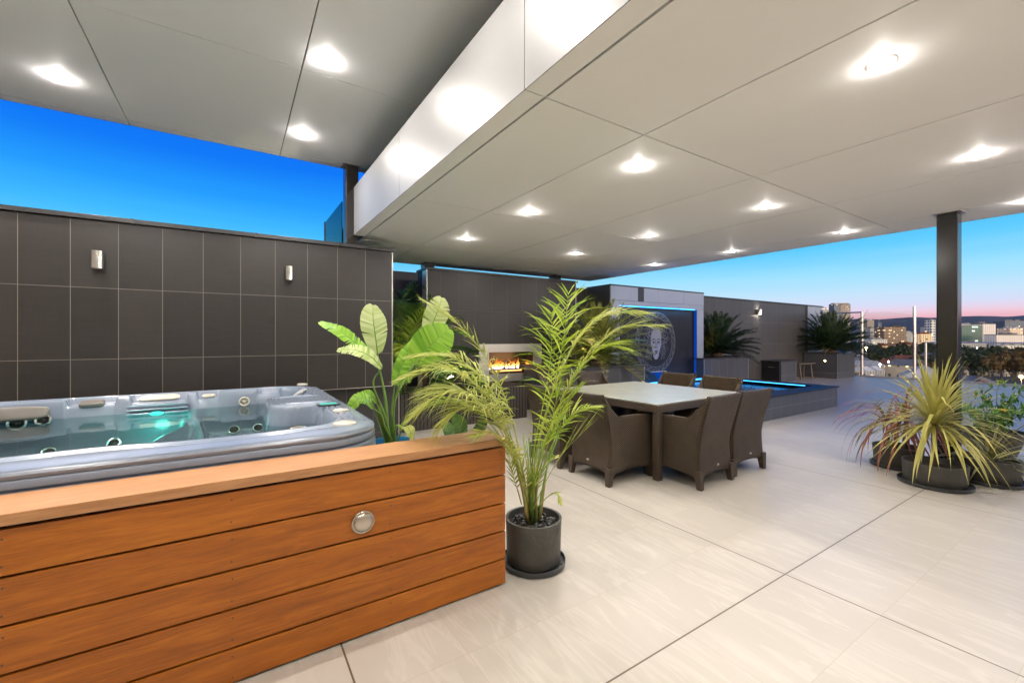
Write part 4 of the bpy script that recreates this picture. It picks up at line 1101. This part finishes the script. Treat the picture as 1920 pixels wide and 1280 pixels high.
# ---- bird of paradise in the blue pot
t = pot(1.14, 3.66, .18, .21, .50, 'pot_blue', 'blue glazed pot holding the banana leaved plant beside the hot tub', saucer=False)
BX, BY = 1.14, 3.66
t = thing('bird_of_paradise', (BX, BY, .46), 'broad leaved plant with glossy paddle leaves and long stalks between tub and palm', 'plant')
rng = random.Random(8)
def bleaf(stalk, rib, width, mat, tilt, splits=2, fold=.22):
    s = FP(stalk); MB().tube(bez([Vector((BX+rng.uniform(-.04, .04), BY+rng.uniform(-.04, .04), .46))]+s, 16), [.011-.0004*i for i in range(17)], 7).build('stalk', 'stem_green', t, world=True, smooth=True)
    r = FP(rib); m = MB(); broadleaf(m, r, width, rng, Vector(tilt), splits, fold=fold); o = m.build('leaf', mat, t, world=True, smooth=True)
    MB().tube(bez(r, 14), [.007-.0004*i for i in range(15)], 6).build('midrib', 'stem_green', o, world=True, smooth=True)
cm = (.3, -1, .15)
bleaf([(725, 760, 3.6), (714, 700, 3.6), (708, 664, 3.6)], [(708, 664, 3.6), (704, 630, 3.58), (700, 600, 3.58), (699, 572, 3.62)], .27, 'leaf_banana_pale', cm, 1, .1)
bleaf([(724, 770, 3.55), (716, 712, 3.5), (703, 672, 3.46)], [(703, 672, 3.46), (672, 648, 3.4), (638, 622, 3.36), (600, 604, 3.36)], .19, 'leaf_banana', (.2, -.6, .8), 4, .35)
bleaf([(722, 780, 3.5), (700, 720, 3.42), (716, 690, 3.36)], [(716, 690, 3.36), (694, 668, 3.3), (665, 656, 3.28), (633, 656, 3.28)], .15, 'leaf_banana_pale', (.1, -.7, .7), 5, .3)
bleaf([(738, 770, 3.6), (752, 715, 3.5), (777, 684, 3.42)], [(777, 684, 3.42), (795, 660, 3.4), (815, 640, 3.38), (842, 616, 3.4)], .33, 'leaf_banana', (-.1, -1, .35), 2, .1)
bleaf([(738, 760, 3.7), (770, 690, 3.75), (800, 640, 3.8)], [(800, 640, 3.8), (812, 605, 3.8), (822, 580, 3.8), (828, 558, 3.84)], .24, 'leaf_banana_pale', (0, -1, .1), 5, .2)
bleaf([(735, 780, 3.6), (738, 740, 3.52), (740, 722, 3.46)], [(740, 722, 3.46), (750, 695, 3.44), (762, 668, 3.44), (774, 640, 3.46)], .14, 'leaf_banana', (-.5, -.8, .1), 0, .6)
bleaf([(722, 800, 3.5), (715, 778, 3.42), (700, 765, 3.36)], [(700, 765, 3.36), (688, 750, 3.3), (672, 748, 3.26), (652, 770, 3.24)], .13, 'leaf_banana', (.1, -.6, .7), 5, .3)
bleaf([(722, 800, 3.55), (712, 770, 3.5), (706, 755, 3.46)], [(706, 755, 3.46), (698, 743, 3.42), (688, 738, 3.4), (668, 742, 3.38)], .10, 'leaf_banana', (.1, -.6, .7), 3, .3)
bleaf([(742, 800, 3.55), (752, 800, 3.45), (760, 806, 3.4)], [(752, 806, 3.38), (762, 800, 3.34), (768, 806, 3.3), (772, 824, 3.28)], .10, 'leaf_areca', (.1, -.5, .8), 2, .3)
for k in range(7):
    a = rng.uniform(0, 6.28); m = MB(); blade(m, (BX+.05*math.cos(a), BY+.05*math.sin(a), .46), (math.cos(a)*.3, math.sin(a)*.3, 1), rng.uniform(.3, .5), .03, .8, 6); m.build('leaf', 'leaf_kentia', t, world=True)

# big dark leaf plant behind the end of the timber wall
t = pot(1.55, 3.05, .13, .15, .30, label='small dark pot hidden behind the end of the timber wall', saucer=False)
t = thing('rubber_plant', (1.55, 3.05, .27), 'small plant with dark glossy oval leaves rising behind the timber cap', 'plant')
for (rib, wd) in (([(868, 830, 3.05), (866, 812, 3.0), (862, 795, 2.97), (850, 778, 2.95)], .13), ([(880, 832, 3.1), (893, 812, 3.05), (903, 795, 3.03), (908, 775, 3.03)], .10), ([(858, 830, 3.1), (845, 815, 3.12), (838, 800, 3.14), (826, 792, 3.16)], .10), ([(884, 835, 3.0), (898, 824, 2.95), (910, 818, 2.9), (925, 822, 2.88)], .08)):
    m = MB(); r = FP(rib); broadleaf(m, r, wd, rng, Vector((.1, -1, .3)), 0, fold=.15); o = m.build('leaf', 'leaf_kentia', t, world=True, smooth=True)
    MB().tube([Vector((1.55, 3.05, .27)), Vector((1.56, 3.04, .42)).lerp(r[0], .5), r[0]], .005, 6).build('stalk', 'stem_green', t, world=True)

# ---- palms of the niche and the bed
def feather_palm(name, x, y, z, label, n, fl, ll, lw, mat, seed, trunk=None, elev=(20, 80), rr=.012, nl=34, cat='palm', grp=None, az=(0, 360), droop=1.0):
    t = thing(name, (x, y, z), label, cat, grp); rng = random.Random(seed)
    tz = 0
    if trunk:
        h, r = trunk; tz = h; prof = []
        for k in range(int(h/.05)+1): prof += [(r*(1.08 if k % 2 else .92)*(1.15-.25*k*.05/h), k*.05)]
        MB().lathe(prof, n=14).build('trunk', 'trunk_palm', t, smooth=True)
    for k in range(n):
        a = R(az[0]+(az[1]-az[0])*((k*.618) % 1)+rng.uniform(-8, 8)); e = R(elev[0]+(elev[1]-elev[0])*((k+.5)/n)); L_ = fl*rng.uniform(.85, 1.1)
        p = Vector((0, 0, tz)); d = Vector((math.cos(a)*math.cos(e), math.sin(a)*math.cos(e), math.sin(e))); pts = [p]
        for q in range(6):
            p = p+d*L_/6; pts.append(p); d = (d+Vector((0, 0, -droop*.22*(1+q*.25)))).normalized()
        frond(MB(), pts, nl, ll, lw, rng, ang=58, droop=2.0, start=.2, rr=rr, segs=3, vee=.15).build('frond', mat, t, smooth=True)
    return t
feather_palm('kentia_palm', 2.55, 6.5, .57, 'dark green feathery palm growing in the fluted bed left of the fireplace', 15, 1.15, .36, .030, 'leaf_kentia', 4, (.35, .04), (5, 80))
feather_palm('date_palm', 2.58, 7.75, 0, 'tall palm with a rough brown trunk in the niche between the two tiled walls', 14, 1.3, .30, .026, 'leaf_kentia', 9, (2.0, .10), (-25, 70), droop=1.5)
feather_palm('kentia_palm', 2.22, 6.5, .57, 'low green palm in the fluted bed against the edge of the tiled wall', 14, 1.15, .30, .024, 'leaf_areca_deep', 14, (.35, .03), (25, 85))
feather_palm('kentia_palm', 3.0, 6.5, .57, 'small dark palm in the fluted bed directly left of the fireplace frame', 10, .75, .26, .026, 'leaf_kentia', 19, (.10, .04), (15, 80))

# ---- sago palms
def sago(x, y, z, label, fl, ll, lw, n, mat, seed, trunk, tilt=(-12, 78), nl=46, squash=1):
    t = thing('sago_palm', (x, y, z), label, 'palm', 'sago palms in the planters'); rng = random.Random(seed)
    h, r = trunk; prof = []
    for k in range(int(h/.04)+2): prof += [(r*(1.12 if k % 2 else .9), k*.04)]
    MB().lathe(prof, n=18).build('trunk', 'trunk_palm', t, smooth=False)
    for k in range(n):
        a = k*2.39996+rng.uniform(-.2, .2); e = R(tilt[0]+(tilt[1]-tilt[0])*((k+.5)/n)+rng.uniform(-5, 5)); L_ = fl*rng.uniform(.88, 1.08)
        p = Vector((0, 0, h)); d = Vector((math.cos(a)*math.cos(e), math.sin(a)*math.cos(e)*squash, math.sin(e))); pts = [p]
        for q in range(5):
            p = p+d*L_/5; pts.append(p); d = (d+Vector((0, 0, -.10*(1+q*.3)))).normalized()
        m = MB(); frond(m, pts, nl, ll, lw, rng, ang=55, droop=.4, start=.12, rr=.008, segs=2, vee=.45, jit=3)
        m.build('frond', mat if not (mat == 'leaf_cycad_lit' and k in (2, 7)) else 'leaf_cordyline', t, smooth=False)
    return t
sago(11.0, 6.75, .87, 'big dark sago palm in the planter box right beside the medallion panel', 1.12, .19, .026, 96, 'leaf_cycad', 31, (.10, .14), (2, 84))
sago(17.55, 6.55, .84, 'big dark sago palm at the far end of the terrace against the sky', 1.35, .22, .030, 96, 'leaf_cycad', 32, (.12, .16), (0, 84))
sago(5.88, 6.05, .86, 'lamplit sago palm with some yellow fronds in front of the portal, behind the dining table', 1.15, .17, .022, 72, 'leaf_cycad_lit', 33, (.15, .12), (-12, 75))

# garden uplights
def uplight(x, y, z, label, power, col, rx, ry, grp='garden spotlights', mat='lamp_orange'):
    t = thing('garden_spotlight', (x, y, z), label, 'spotlight', grp)
    MB().lathe([(.006, 0), (.006, .06), (.028, .07), (.032, .12), (.028, .125), (.026, .115)], n=18, cap1=False).build('housing', 'black_plastic', t, smooth=True)
    MB().lathe([(.026, .116), (.01, .119)], n=16).build('lens', mat, t)
    lamp('beam', 'SPOT', (0, 0, .13), power, col, t, spot_size=R(100), spot_blend=.7, shadow_soft_size=.02).rotation_euler = (R(rx), R(ry), 0)
uplight(2.9, 6.35, .575, 'small garden spotlight at the foot of the dark palm in the fluted bed', 110, (1, .88, .6), 200, 10)
uplight(2.45, 7.25, .01, 'small garden spotlight on the floor of the planted niche', 160, (1, .9, .6), 180, 0)
uplight(10.35, 6.75, .86, 'small orange garden spotlight under the big sago palm beside the panel', 14, (1, .5, .12), 180, 25)
uplight(5.25, 5.70, .86, 'small garden spotlight under the lamplit sago palm', 14, (1, .72, .35), 180, 15, mat='lamp_yellow')
uplight(6.2, 6.3, .86, 'small garden spotlight in the left planter close to the portal', 22, (1, .85, .5), 190, -10, mat='lamp_yellow')

# ---- group of pots by the column
pL = PZ(1683, 874, 0); pR = PZ(1851, 901, 0); pT = PZ(1862, 866, 0)
pm = pot(5.60, 1.24, .225, .235, .215, label='middle one of three wide charcoal pots by the column, holding the yellow green plant', grp='wide charcoal pots by the column')
pot(pL.x, pL.y, .20, .215, .225, label='left one of three wide charcoal pots by the column, holding the dark red plant', grp='wide charcoal pots by the column')
pot(pR.x, pR.y, .225, .24, .23, label='right one of three wide charcoal pots by the column, nearest the frame edge', grp='wide charcoal pots by the column')
pot(pT.x, pT.y, .15, .26, .36, 'pot_charcoal', 'tall tapered pot with a rolled rim behind the right charcoal pot', saucer=False)
t = thing('cordyline', (5.60, 1.24, .17), 'yellow green strap leaved plant with a burst of long arching leaves on a short trunk', 'plant')
rng = random.Random(41); th = .44
MB().lathe([(.022*(1.1 if k % 2 else .93), k*.018) for k in range(int(th/.018)+1)], n=12).build('trunk', 'trunk_palm', t)
for k in range(175):
    e = R(88-108*((k+.5)/175)**.95+rng.uniform(-6, 6)); a = k*2.39996+rng.uniform(-.25, .25)
    L_ = rng.uniform(.54, .78)*(1 if k > 22 else .88)
    m = MB(); blade(m, (.010*math.cos(a), .010*math.sin(a), th-.06*(k/175)), (math.cos(a)*math.cos(e), math.sin(a)*math.cos(e), math.sin(e)), L_, rng.uniform(.019, .030), rng.uniform(.9, 2.6) if k > 22 else .35, 10, .22, taper=.45, curl=rng.uniform(-.5, .5))
    m.build('leaf', 'leaf_cordyline', t, smooth=True)
t = thing('red_cordyline', (pL.x, pL.y, .19), 'dark red and bronze strap leaved plant drooping to the floor from the left pot', 'plant')
rng = random.Random(43)
for q, (dx, dy) in enumerate(((0, 0), (-.05, .05), (.06, -.03))):
    MB().tube([(dx, dy, 0), (dx*1.5, dy*1.5, .22+.05*q)], [.014, .010], 8).build('stem', 'trunk_palm', t)
    for k in range(30):
        e = R(82-85*((k+.5)/30)+rng.uniform(-8, 8)); a = k*2.39996+q+rng.uniform(-.3, .3)
        m = MB(); blade(m, (dx*1.5, dy*1.5, .20+.05*q), (math.cos(a)*math.cos(e)-.12, math.sin(a)*math.cos(e)+.08, math.sin(e)), rng.uniform(.45, .75), rng.uniform(.018, .028), rng.uniform(3.0, 6.0), 12, .2, taper=.5, curl=rng.uniform(-.8, .8))
        m.build('leaf', 'leaf_red' if rng.random() < .78 else 'leaf_olive', t, smooth=True)
t = thing('olive_cordyline', (pR.x, pR.y, .18), 'loose olive brown strap leaved plant in the right charcoal pot', 'plant')
rng = random.Random(44)
for k in range(38):
    e = R(80-80*((k+.5)/38)+rng.uniform(-8, 8)); a = k*2.39996+rng.uniform(-.3, .3)
    m = MB(); blade(m, (.02*math.cos(a), .02*math.sin(a), 0), (math.cos(a)*math.cos(e), math.sin(a)*math.cos(e), math.sin(e)), rng.uniform(.35, .62), rng.uniform(.022, .036), rng.uniform(1.0, 3.5), 9, .2, taper=.45, curl=rng.uniform(-.8, .8))
    m.build('leaf', 'leaf_olive' if rng.random() < .7 else 'leaf_cordyline', t, smooth=True)
t = thing('flowering_shrub', (pT.x, pT.y, .30), 'leafy green shrub with small yellow flowers in the tall tapered pot', 'shrub')
rng = random.Random(45)
for k in range(15):
    a = k*2.39996; e = R(rng.uniform(35, 80)); L_ = rng.uniform(.38, .66)
    d = Vector((math.cos(a)*math.cos(e), math.sin(a)*math.cos(e), math.sin(e))); p = Vector((0, 0, 0)); pts = [p]
    for q in range(5): p = p+d*L_/5; pts.append(p); d = (d+Vector((rng.uniform(-.2, .2), rng.uniform(-.2, .2), -.06))).normalized()
    br = MB().tube(pts, [.006-.0008*q for q in range(6)], 6).build('branch', 'stem_green', t)
    m = MB()
    for q in range(11):
        f = .25+.75*q/10; x = f*5; i = min(int(x), 4); c = pts[i].lerp(pts[i+1], x-i); b0 = rng.uniform(0, 6.28)
        ax = Vector((math.cos(b0), math.sin(b0), rng.uniform(0, .6))).normalized(); c2 = c+ax*rng.uniform(.03, .06)
        m.tube([c, c2], .0015, 4, cap=False)
        for w_ in range(6):
            g_ = 2*PI*w_/6; s1 = ax.orthogonal().normalized(); s2 = ax.cross(s1)
            blade(m, c2, s1*math.cos(g_)+s2*math.sin(g_)+ax*.5, rng.uniform(.05, .08), .024, 4, 3, .15, taper=.4, tipw=.15)
    m.build('leaves', 'leaf_shrub', t, smooth=True)
    if k % 4 == 0:
        c = pts[-1]; m = MB()
        for w_ in range(6): blade(m, c, (math.cos(w_*1.047), math.sin(w_*1.047), .9), .035, .022, 6, 3, .1, tipw=.5, taper=.6)
        m.build('flower', 'petal_yellow', t, smooth=True)

# ================================================================ CITY BELOW
GZ = -22.0
o = MB().grid(lambda a, b: Vector((-4000+24000*a, -14000+26000*b, GZ)), 24, 26).build('ground', 'ground_dark', None); tag(o, kind='structure')
rng = random.Random(77)
def hillf(a, b):
    ang = R(-25+80*a)  # azimuth measured from +X towards +Y
    d = 6000+3500*b; 
    hgt = (330+60*noise.noise(Vector((a*7, 0, 1)))+38*noise.noise(Vector((a*22, 2, 3))))
    hz = GZ-20+(hgt)*math.sin(min(1, b*1.25)*PI/2)**1.3 + 26*noise.noise(Vector((a*50, b*6, 5)))*b
    return Vector((d*math.cos(ang), d*math.sin(ang), hz))
o = MB().grid(hillf, 260, 26).build('hills', 'hill_scrub', None, smooth=True); tag(o, kind='structure')
def G(u, d): r = ray(u, 632); return Vector((r.x*d, r.y*d, 0))
def block(label, u0, u1, vt, d, mat, depth=18, roofmat='roof_grey', grp=None, name='office_tower', cat='building', top=None, rot=None):
    a = G(u0, d); b = G(u1, d); w_ = (b-a).length; h_ = -(vt-632)/FPX*d+EYE-GZ
    c = (a+b)/2; ang = math.atan2((b-a).y, (b-a).x) if rot is None else rot
    t = thing(name, (c.x, c.y, GZ), label, cat, grp, ang)
    MB().box((-w_/2, 0, 0), (w_/2, depth, h_)).build('walls', mat, t)
    MB().box((-w_/2-.3, -.3, h_+.01), (w_/2+.3, depth+.3, h_+1.0)).build('roof', roofmat, t)
    m = MB(); r_ = random.Random(int(u0))
    for q in range(3):
        x = r_.uniform(-w_*.35, w_*.35); s_ = r_.uniform(.06, .14)*w_+1; m = MB().box((x-s_, depth*.3, h_+1.01), (x+s_, depth*.6, h_+1.0+r_.uniform(1.5, 4))); m.build('plant_room', roofmat, t)
    return t, w_, h_
t, w_, h_ = block('tall dark blue glass tower with a curved tan side, the highest on the skyline', 1564, 1591, 570, 1800, 'facade_darkglass', 30)
MB().lathe([(w_*.42, 0), (w_*.42, h_-4), (w_*.36, h_+3)], (w_*.26, w_*.2, 0), 28).build('curved_wing', 'facade_tan', t); MB().box((-w_*.5, -1, h_+1.02), (w_*.45, 20, h_+5)).build('crown', 'roof_pale', t)
block('pale lattice fronted tower left of the tallest tower', 1544, 1563, 578, 1900, 'facade_lattice', 30, 'roof_pale')
block('slim dark grey slab tower under the crane', 1614, 1624, 600, 1500, 'facade_grey', 18)
block('tall pale grey apartment slab with a bright rooftop lamp', 1626, 1639, 600.5, 1400, 'facade_tan', 20, 'roof_pale')
block('shorter blue grey block in front of the pale apartment slab', 1632, 1642, 615, 1250, 'facade_palegrey', 16)
t, w_, h_ = block('pale grey twin block carrying a white lattice sign frame', 1645, 1657, 614, 1350, 'facade_palegrey', 18)
m = MB()
for k in range(4): m.box((-5+k*3, 2, h_+1), (-4.4+k*3, 2.6, h_+16))
for k in range(5): m.box((-5, 2.7, h_+3+k*3), (4.6, 3.2, h_+3.6+k*3))
m.build('sign_frame', 'roof_pale', t)
block('broad brown brick office block behind the steel post', 1657.5, 1699, 613.5, 1100, 'facade_brown', 30, 'roof_brown')
block('low pale blocks right of the brown office block', 1700, 1722, 623.5, 1300, 'facade_palegrey', 30, 'roof_pale')
block('low block with a row of warm lit windows', 1726, 1747, 625.5, 950, 'facade_warm', 20, 'roof_red')
block('slim residential tower with a chequered facade left of the column', 1746, 1754, 600, 1150, 'facade_lattice', 18)
block('small pale tower just left of the chequered residential tower', 1735, 1741, 613, 1500, 'facade_palegrey', 18)
block('wide green glass office building right of the column', 1803, 1842, 609.5, 820, 'facade_green', 30, 'roof_pale')
block('white hospital like block joined to the green glass building', 1842.5, 1867, 607.5, 825, 'facade_white', 30, 'roof_grey')
block('group of small white flats beyond the white block', 1872, 1886, 615, 1300, 'facade_white', 24, 'roof_pale')
block('dark topped glass office tower at the right edge', 1884, 1926, 602, 1250, 'facade_darkglass', 30)
block('beige block with few windows below the dark office tower', 1894, 1918, 615.5, 900, 'facade_beige', 24, 'roof_pale')
block('low white terrace building with arcades at the foot of the beige block', 1868, 1935, 628, 760, 'facade_white', 20, 'roof_grey')
block('low long pale building below the green glass block', 1803, 1850, 643.5, 560, 'facade_palegrey', 14, 'roof_grey', name='low_building')
block('long low red roofed hall with lit windows behind the trees', 1655, 1678, 648.5, 640, 'facade_warm', 12, 'roof_red', name='low_building')
block('long red roofed terrace row beyond the dark trees', 1680, 1750, 646, 700, 'facade_house', 14, 'roof_red', name='low_building')
block('cream gabled hall at the left end of the view', 1634, 1664, 637, 900, 'facade_white', 24, 'roof_pale', name='low_building')
block('pale low building below the far right skyline', 1878, 1925, 648, 520, 'facade_white', 14, 'roof_pale', name='low_building')
# tower crane
c = G(1619, 1480); t = thing('tower_crane', (c.x, c.y, GZ), 'thin tower crane over the slim grey tower', 'crane')
MB().box((-1, -1, 0), (1, 1, 96)).build('mast', 'roof_pale', t); MB().tube([(0, 0, 92), (14, -8, 118)], .7, 5).build('jib', 'roof_pale', t); MB().tube([(0, 0, 92), (-12, 7, 86)], .9, 5).build('counter_jib', 'roof_pale', t)
# low canopies of the market
def canopy(u0, u1, v, d, label):
    a = G(u0, d); b = G(u1, d); w_ = (b-a).length; c = (a+b)/2; z = -(v-632)/FPX*d+EYE
    t = thing('market_canopy', (c.x, c.y, GZ), label, 'canopy', 'white canopies in the car park', math.atan2((b-a).y, (b-a).x))
    h_ = z-GZ; m = MB(); m.add([(-w_/2, 0, h_-2), (w_/2, 0, h_-2), (w_/2, 8, h_-2), (-w_/2, 8, h_-2), (-w_/3, 4, h_), (w_/3, 4, h_)], [(0, 1, 5, 4), (1, 2, 5), (2, 3, 4, 5), (3, 0, 4)]); m.build('roof', 'canopy_white', t)
    for x in (-w_/2+.3, -w_/6, w_/6, w_/2-.3): MB().box((x-.15, .1, 0), (x+.15, .4, h_-2)).build('post', 'canopy_white', t)
canopy(1624, 1642, 687.5, 200, 'white pitched canopy at the left in the lit car park'); canopy(1645, 1660, 687, 205, 'white pitched canopy at the right in the lit car park')
o = box('car_park', 'carpark', (150, -60, GZ+.02), (310, 160, GZ+.06)); tag(o, kind='structure')
def house(u, v, d, w_, dp, h_, rm, rot, label, wm='facade_house', lit=False):
    c = G(u, d)
    t = thing('house', (c.x, c.y, GZ), label, 'house', 'houses below the terrace', rot)
    MB().box((-w_/2, -dp/2, 0), (w_/2, dp/2, h_)).build('walls', wm, t)
    e = .5; rh = dp*.32; m = MB()
    m.add([(-w_/2-e, -dp/2-e, h_), (w_/2+e, -dp/2-e, h_), (w_/2+e, dp/2+e, h_), (-w_/2-e, dp/2+e, h_), (-w_/2-e+dp*.3, 0, h_+rh), (w_/2+e-dp*.3, 0, h_+rh)], [(0, 1, 5, 4), (1, 2, 5), (2, 3, 4, 5), (3, 0, 4), (3, 2, 1, 0)])
    m.build('roof', rm, t)
    MB().box((w_*.2, -.5, h_+rh*.4), (w_*.2+.9, .4, h_+rh+1.0)).build('chimney', 'roof_brown', t)
    return t
house(1613, 700, 165, 16, 11, 5, 'roof_brown', .6, 'brown roofed house close below the terrace at the left of the view')
house(1733, 690, 190, 20, 16, 6, 'roof_pale', .3, 'large grey roofed house just left of the column')
house(1822, 697, 170, 13, 10, 5, 'roof_grey', .9, 'blue grey roofed house right of the column')
house(1838, 700, 165, 8, 7, 5, 'roof_red', .4, 'small red gabled house beside the blue grey roof')
rm = ['roof_red', 'roof_grey', 'roof_brown', 'roof_pale']; cols = ['red', 'grey', 'brown', 'pale']
near = ['trees', 'the road', 'a taller tree', 'lower roofs']
k = 0
for i in range(100):
    u = rng.uniform(1600, 1960); d = 250+950*rng.random()**1.3
    q = i % 4
    house(u, 0, d, rng.uniform(12, 26), rng.uniform(9, 14), rng.uniform(3.5, 7), rm[q], rng.uniform(0, 3), '%s roofed house in the dim suburb, %s, %s' % (cols[q], ('left of the tall post' if u < 1680 else 'between post and column' if u < 1755 else 'hidden by the column' if u < 1803 else 'right of the column' if u < 1860 else 'near the right edge'), 'close by' if d < 400 else 'in the middle distance' if d < 750 else 'far off'))
# trees
def make_tree(seed, mat):
    t = thing('street_tree', (0, 0, GZ), '', 'tree', 'trees of the suburb'); rng = random.Random(seed)
    MB().tube([(0, 0, 0), (.2, .1, 2.5), (-.1, .2, 5)], [.4, .3, .2], 6).build('trunk', 'bark', t)
    m = MB(); cl = [(Vector((rng.gauss(0, 2.2), rng.gauss(0, 2.2), rng.uniform(4, 9))), rng.uniform(1.4, 2.6)) for _ in range(9)]
    for c, r_ in cl:
        for _ in range(44):
            v = Vector((rng.gauss(0, 1), rng.gauss(0, 1), rng.gauss(0, 1))).normalized()*r_*rng.uniform(.6, 1.1); p = c+v
            n = (v.normalized()+Vector((rng.uniform(-.6, .6), rng.uniform(-.6, .6), rng.uniform(-.3, .8)))).normalized(); s1 = n.orthogonal().normalized()*rng.uniform(.35, .7); s2 = n.cross(s1)
            m.add([p-s1-s2*.6, p+s1-s2*.4, p+s1*.6+s2, p-s1*.7+s2*.8], [(0, 1, 2, 3)])
    m.build('crown', mat, t); return t
protos = [make_tree(1, 'leaf_city'), make_tree(2, 'leaf_city'), make_tree(3, 'leaf_city'), make_tree(4, 'leaf_city_warm')]
def tl(u, d, warm): return '%s tree in the dim suburb, %s, %s' % ('brownish' if warm else 'dark green', ('left of the tall post' if u < 1680 else 'between post and column' if u < 1755 else 'hidden by the column' if u < 1803 else 'right of the column' if u < 1860 else 'near the right edge'), 'close below the terrace' if d < 260 else 'in the middle distance' if d < 480 else 'far off')
for i in range(230):
    u = rng.uniform(1597, 1965); d = 215+640*rng.random()**1.15
    if u < 1720 and d < 300: d += 120
    q = 3 if (u > 1850 and d < 330) or rng.random() < .07 else rng.randrange(3)
    o = protos[q] if i < 4 and i == q else None
    c = G(u, d); s_ = rng.uniform(.7, 1.5)*(1.15 if 1800 < u < 1900 and d < 420 else 1)
    r_ = dup(protos[q], (c.x, c.y, GZ), tl(u, d, q == 3), rng.uniform(0, 6), scale=s_)
for p_, (u, d) in zip(protos, ((1660, 420), (1725, 450), (1868, 300), (1905, 230))):
    c = G(u, d); p_.location = (c.x, c.y, GZ); p_['label'] = tl(u, d, p_ is protos[3]) 
# street lamps
def slamp(u, v, d, r_, mat, label, energy, col):
    p = P(u, v, d); t = thing('street_lamp', (p.x, p.y, GZ), label, 'street lamp', 'street lamps of the suburb'); h_ = p.z-GZ
    MB().tube([(0, 0, 0), (0, 0, h_-.3)], .12, 6).build('pole', 'roof_pale', t); MB().lathe([(r_*.3, -r_), (r_, -r_*.3), (r_, r_*.3), (r_*.3, r_)], (0, 0, h_), 12).build('globe', mat, t, smooth=True)
    if energy: lamp('glow', 'POINT', (0, 0, h_-1), energy, col, t, shadow_soft_size=.5)
slamp(1624, 652, 330, .95, 'lamp_yellow', 'bright yellow street lamp among trees at the left of the view', 9000, (1, .65, .3))
slamp(1702, 668, 300, .45, 'lamp_warm', 'left one of two small white lamps beyond the tall post', 0, None)
slamp(1710, 669, 300, .45, 'lamp_warm', 'right one of two small white lamps beyond the tall post', 0, None)
slamp(1666, 678, 260, .4, 'lamp_warm', 'small white lamp on a pole in the car park', 2500, (1, .85, .6))
slamp(1915, 706, 190, .75, 'lamp_orange', 'bright orange street lamp at the right edge of the view', 6000, (1, .4, .1))
slamp(1650, 683, 212, .3, 'lamp_warm', 'small lamp over the white canopies', 4000, (1, .8, .5))
lu = [(1690, 655), (1745, 660), (1832, 652), (1872, 655), (1900, 662), (1860, 690), (1640, 668), (1712, 650)]
for i, (u, v) in enumerate(lu):
    slamp(u, v, 420+30*i, .35, 'lamp_yellow' if i % 2 else 'lamp_warm', 'tiny street lamp %s' % ['in front of the red roofed row', 'between the trees just left of the column', 'below the green glass building', 'below the white block', 'in the trees near the right edge', 'among trees right of the column, low in view', 'among the trees above the canopies', 'above the trees between post and column'][i], 0, None)
print('objects', len(COL.objects), 'faces', sum(len(o.data.polygons) for o in COL.objects if o.type == 'MESH'))
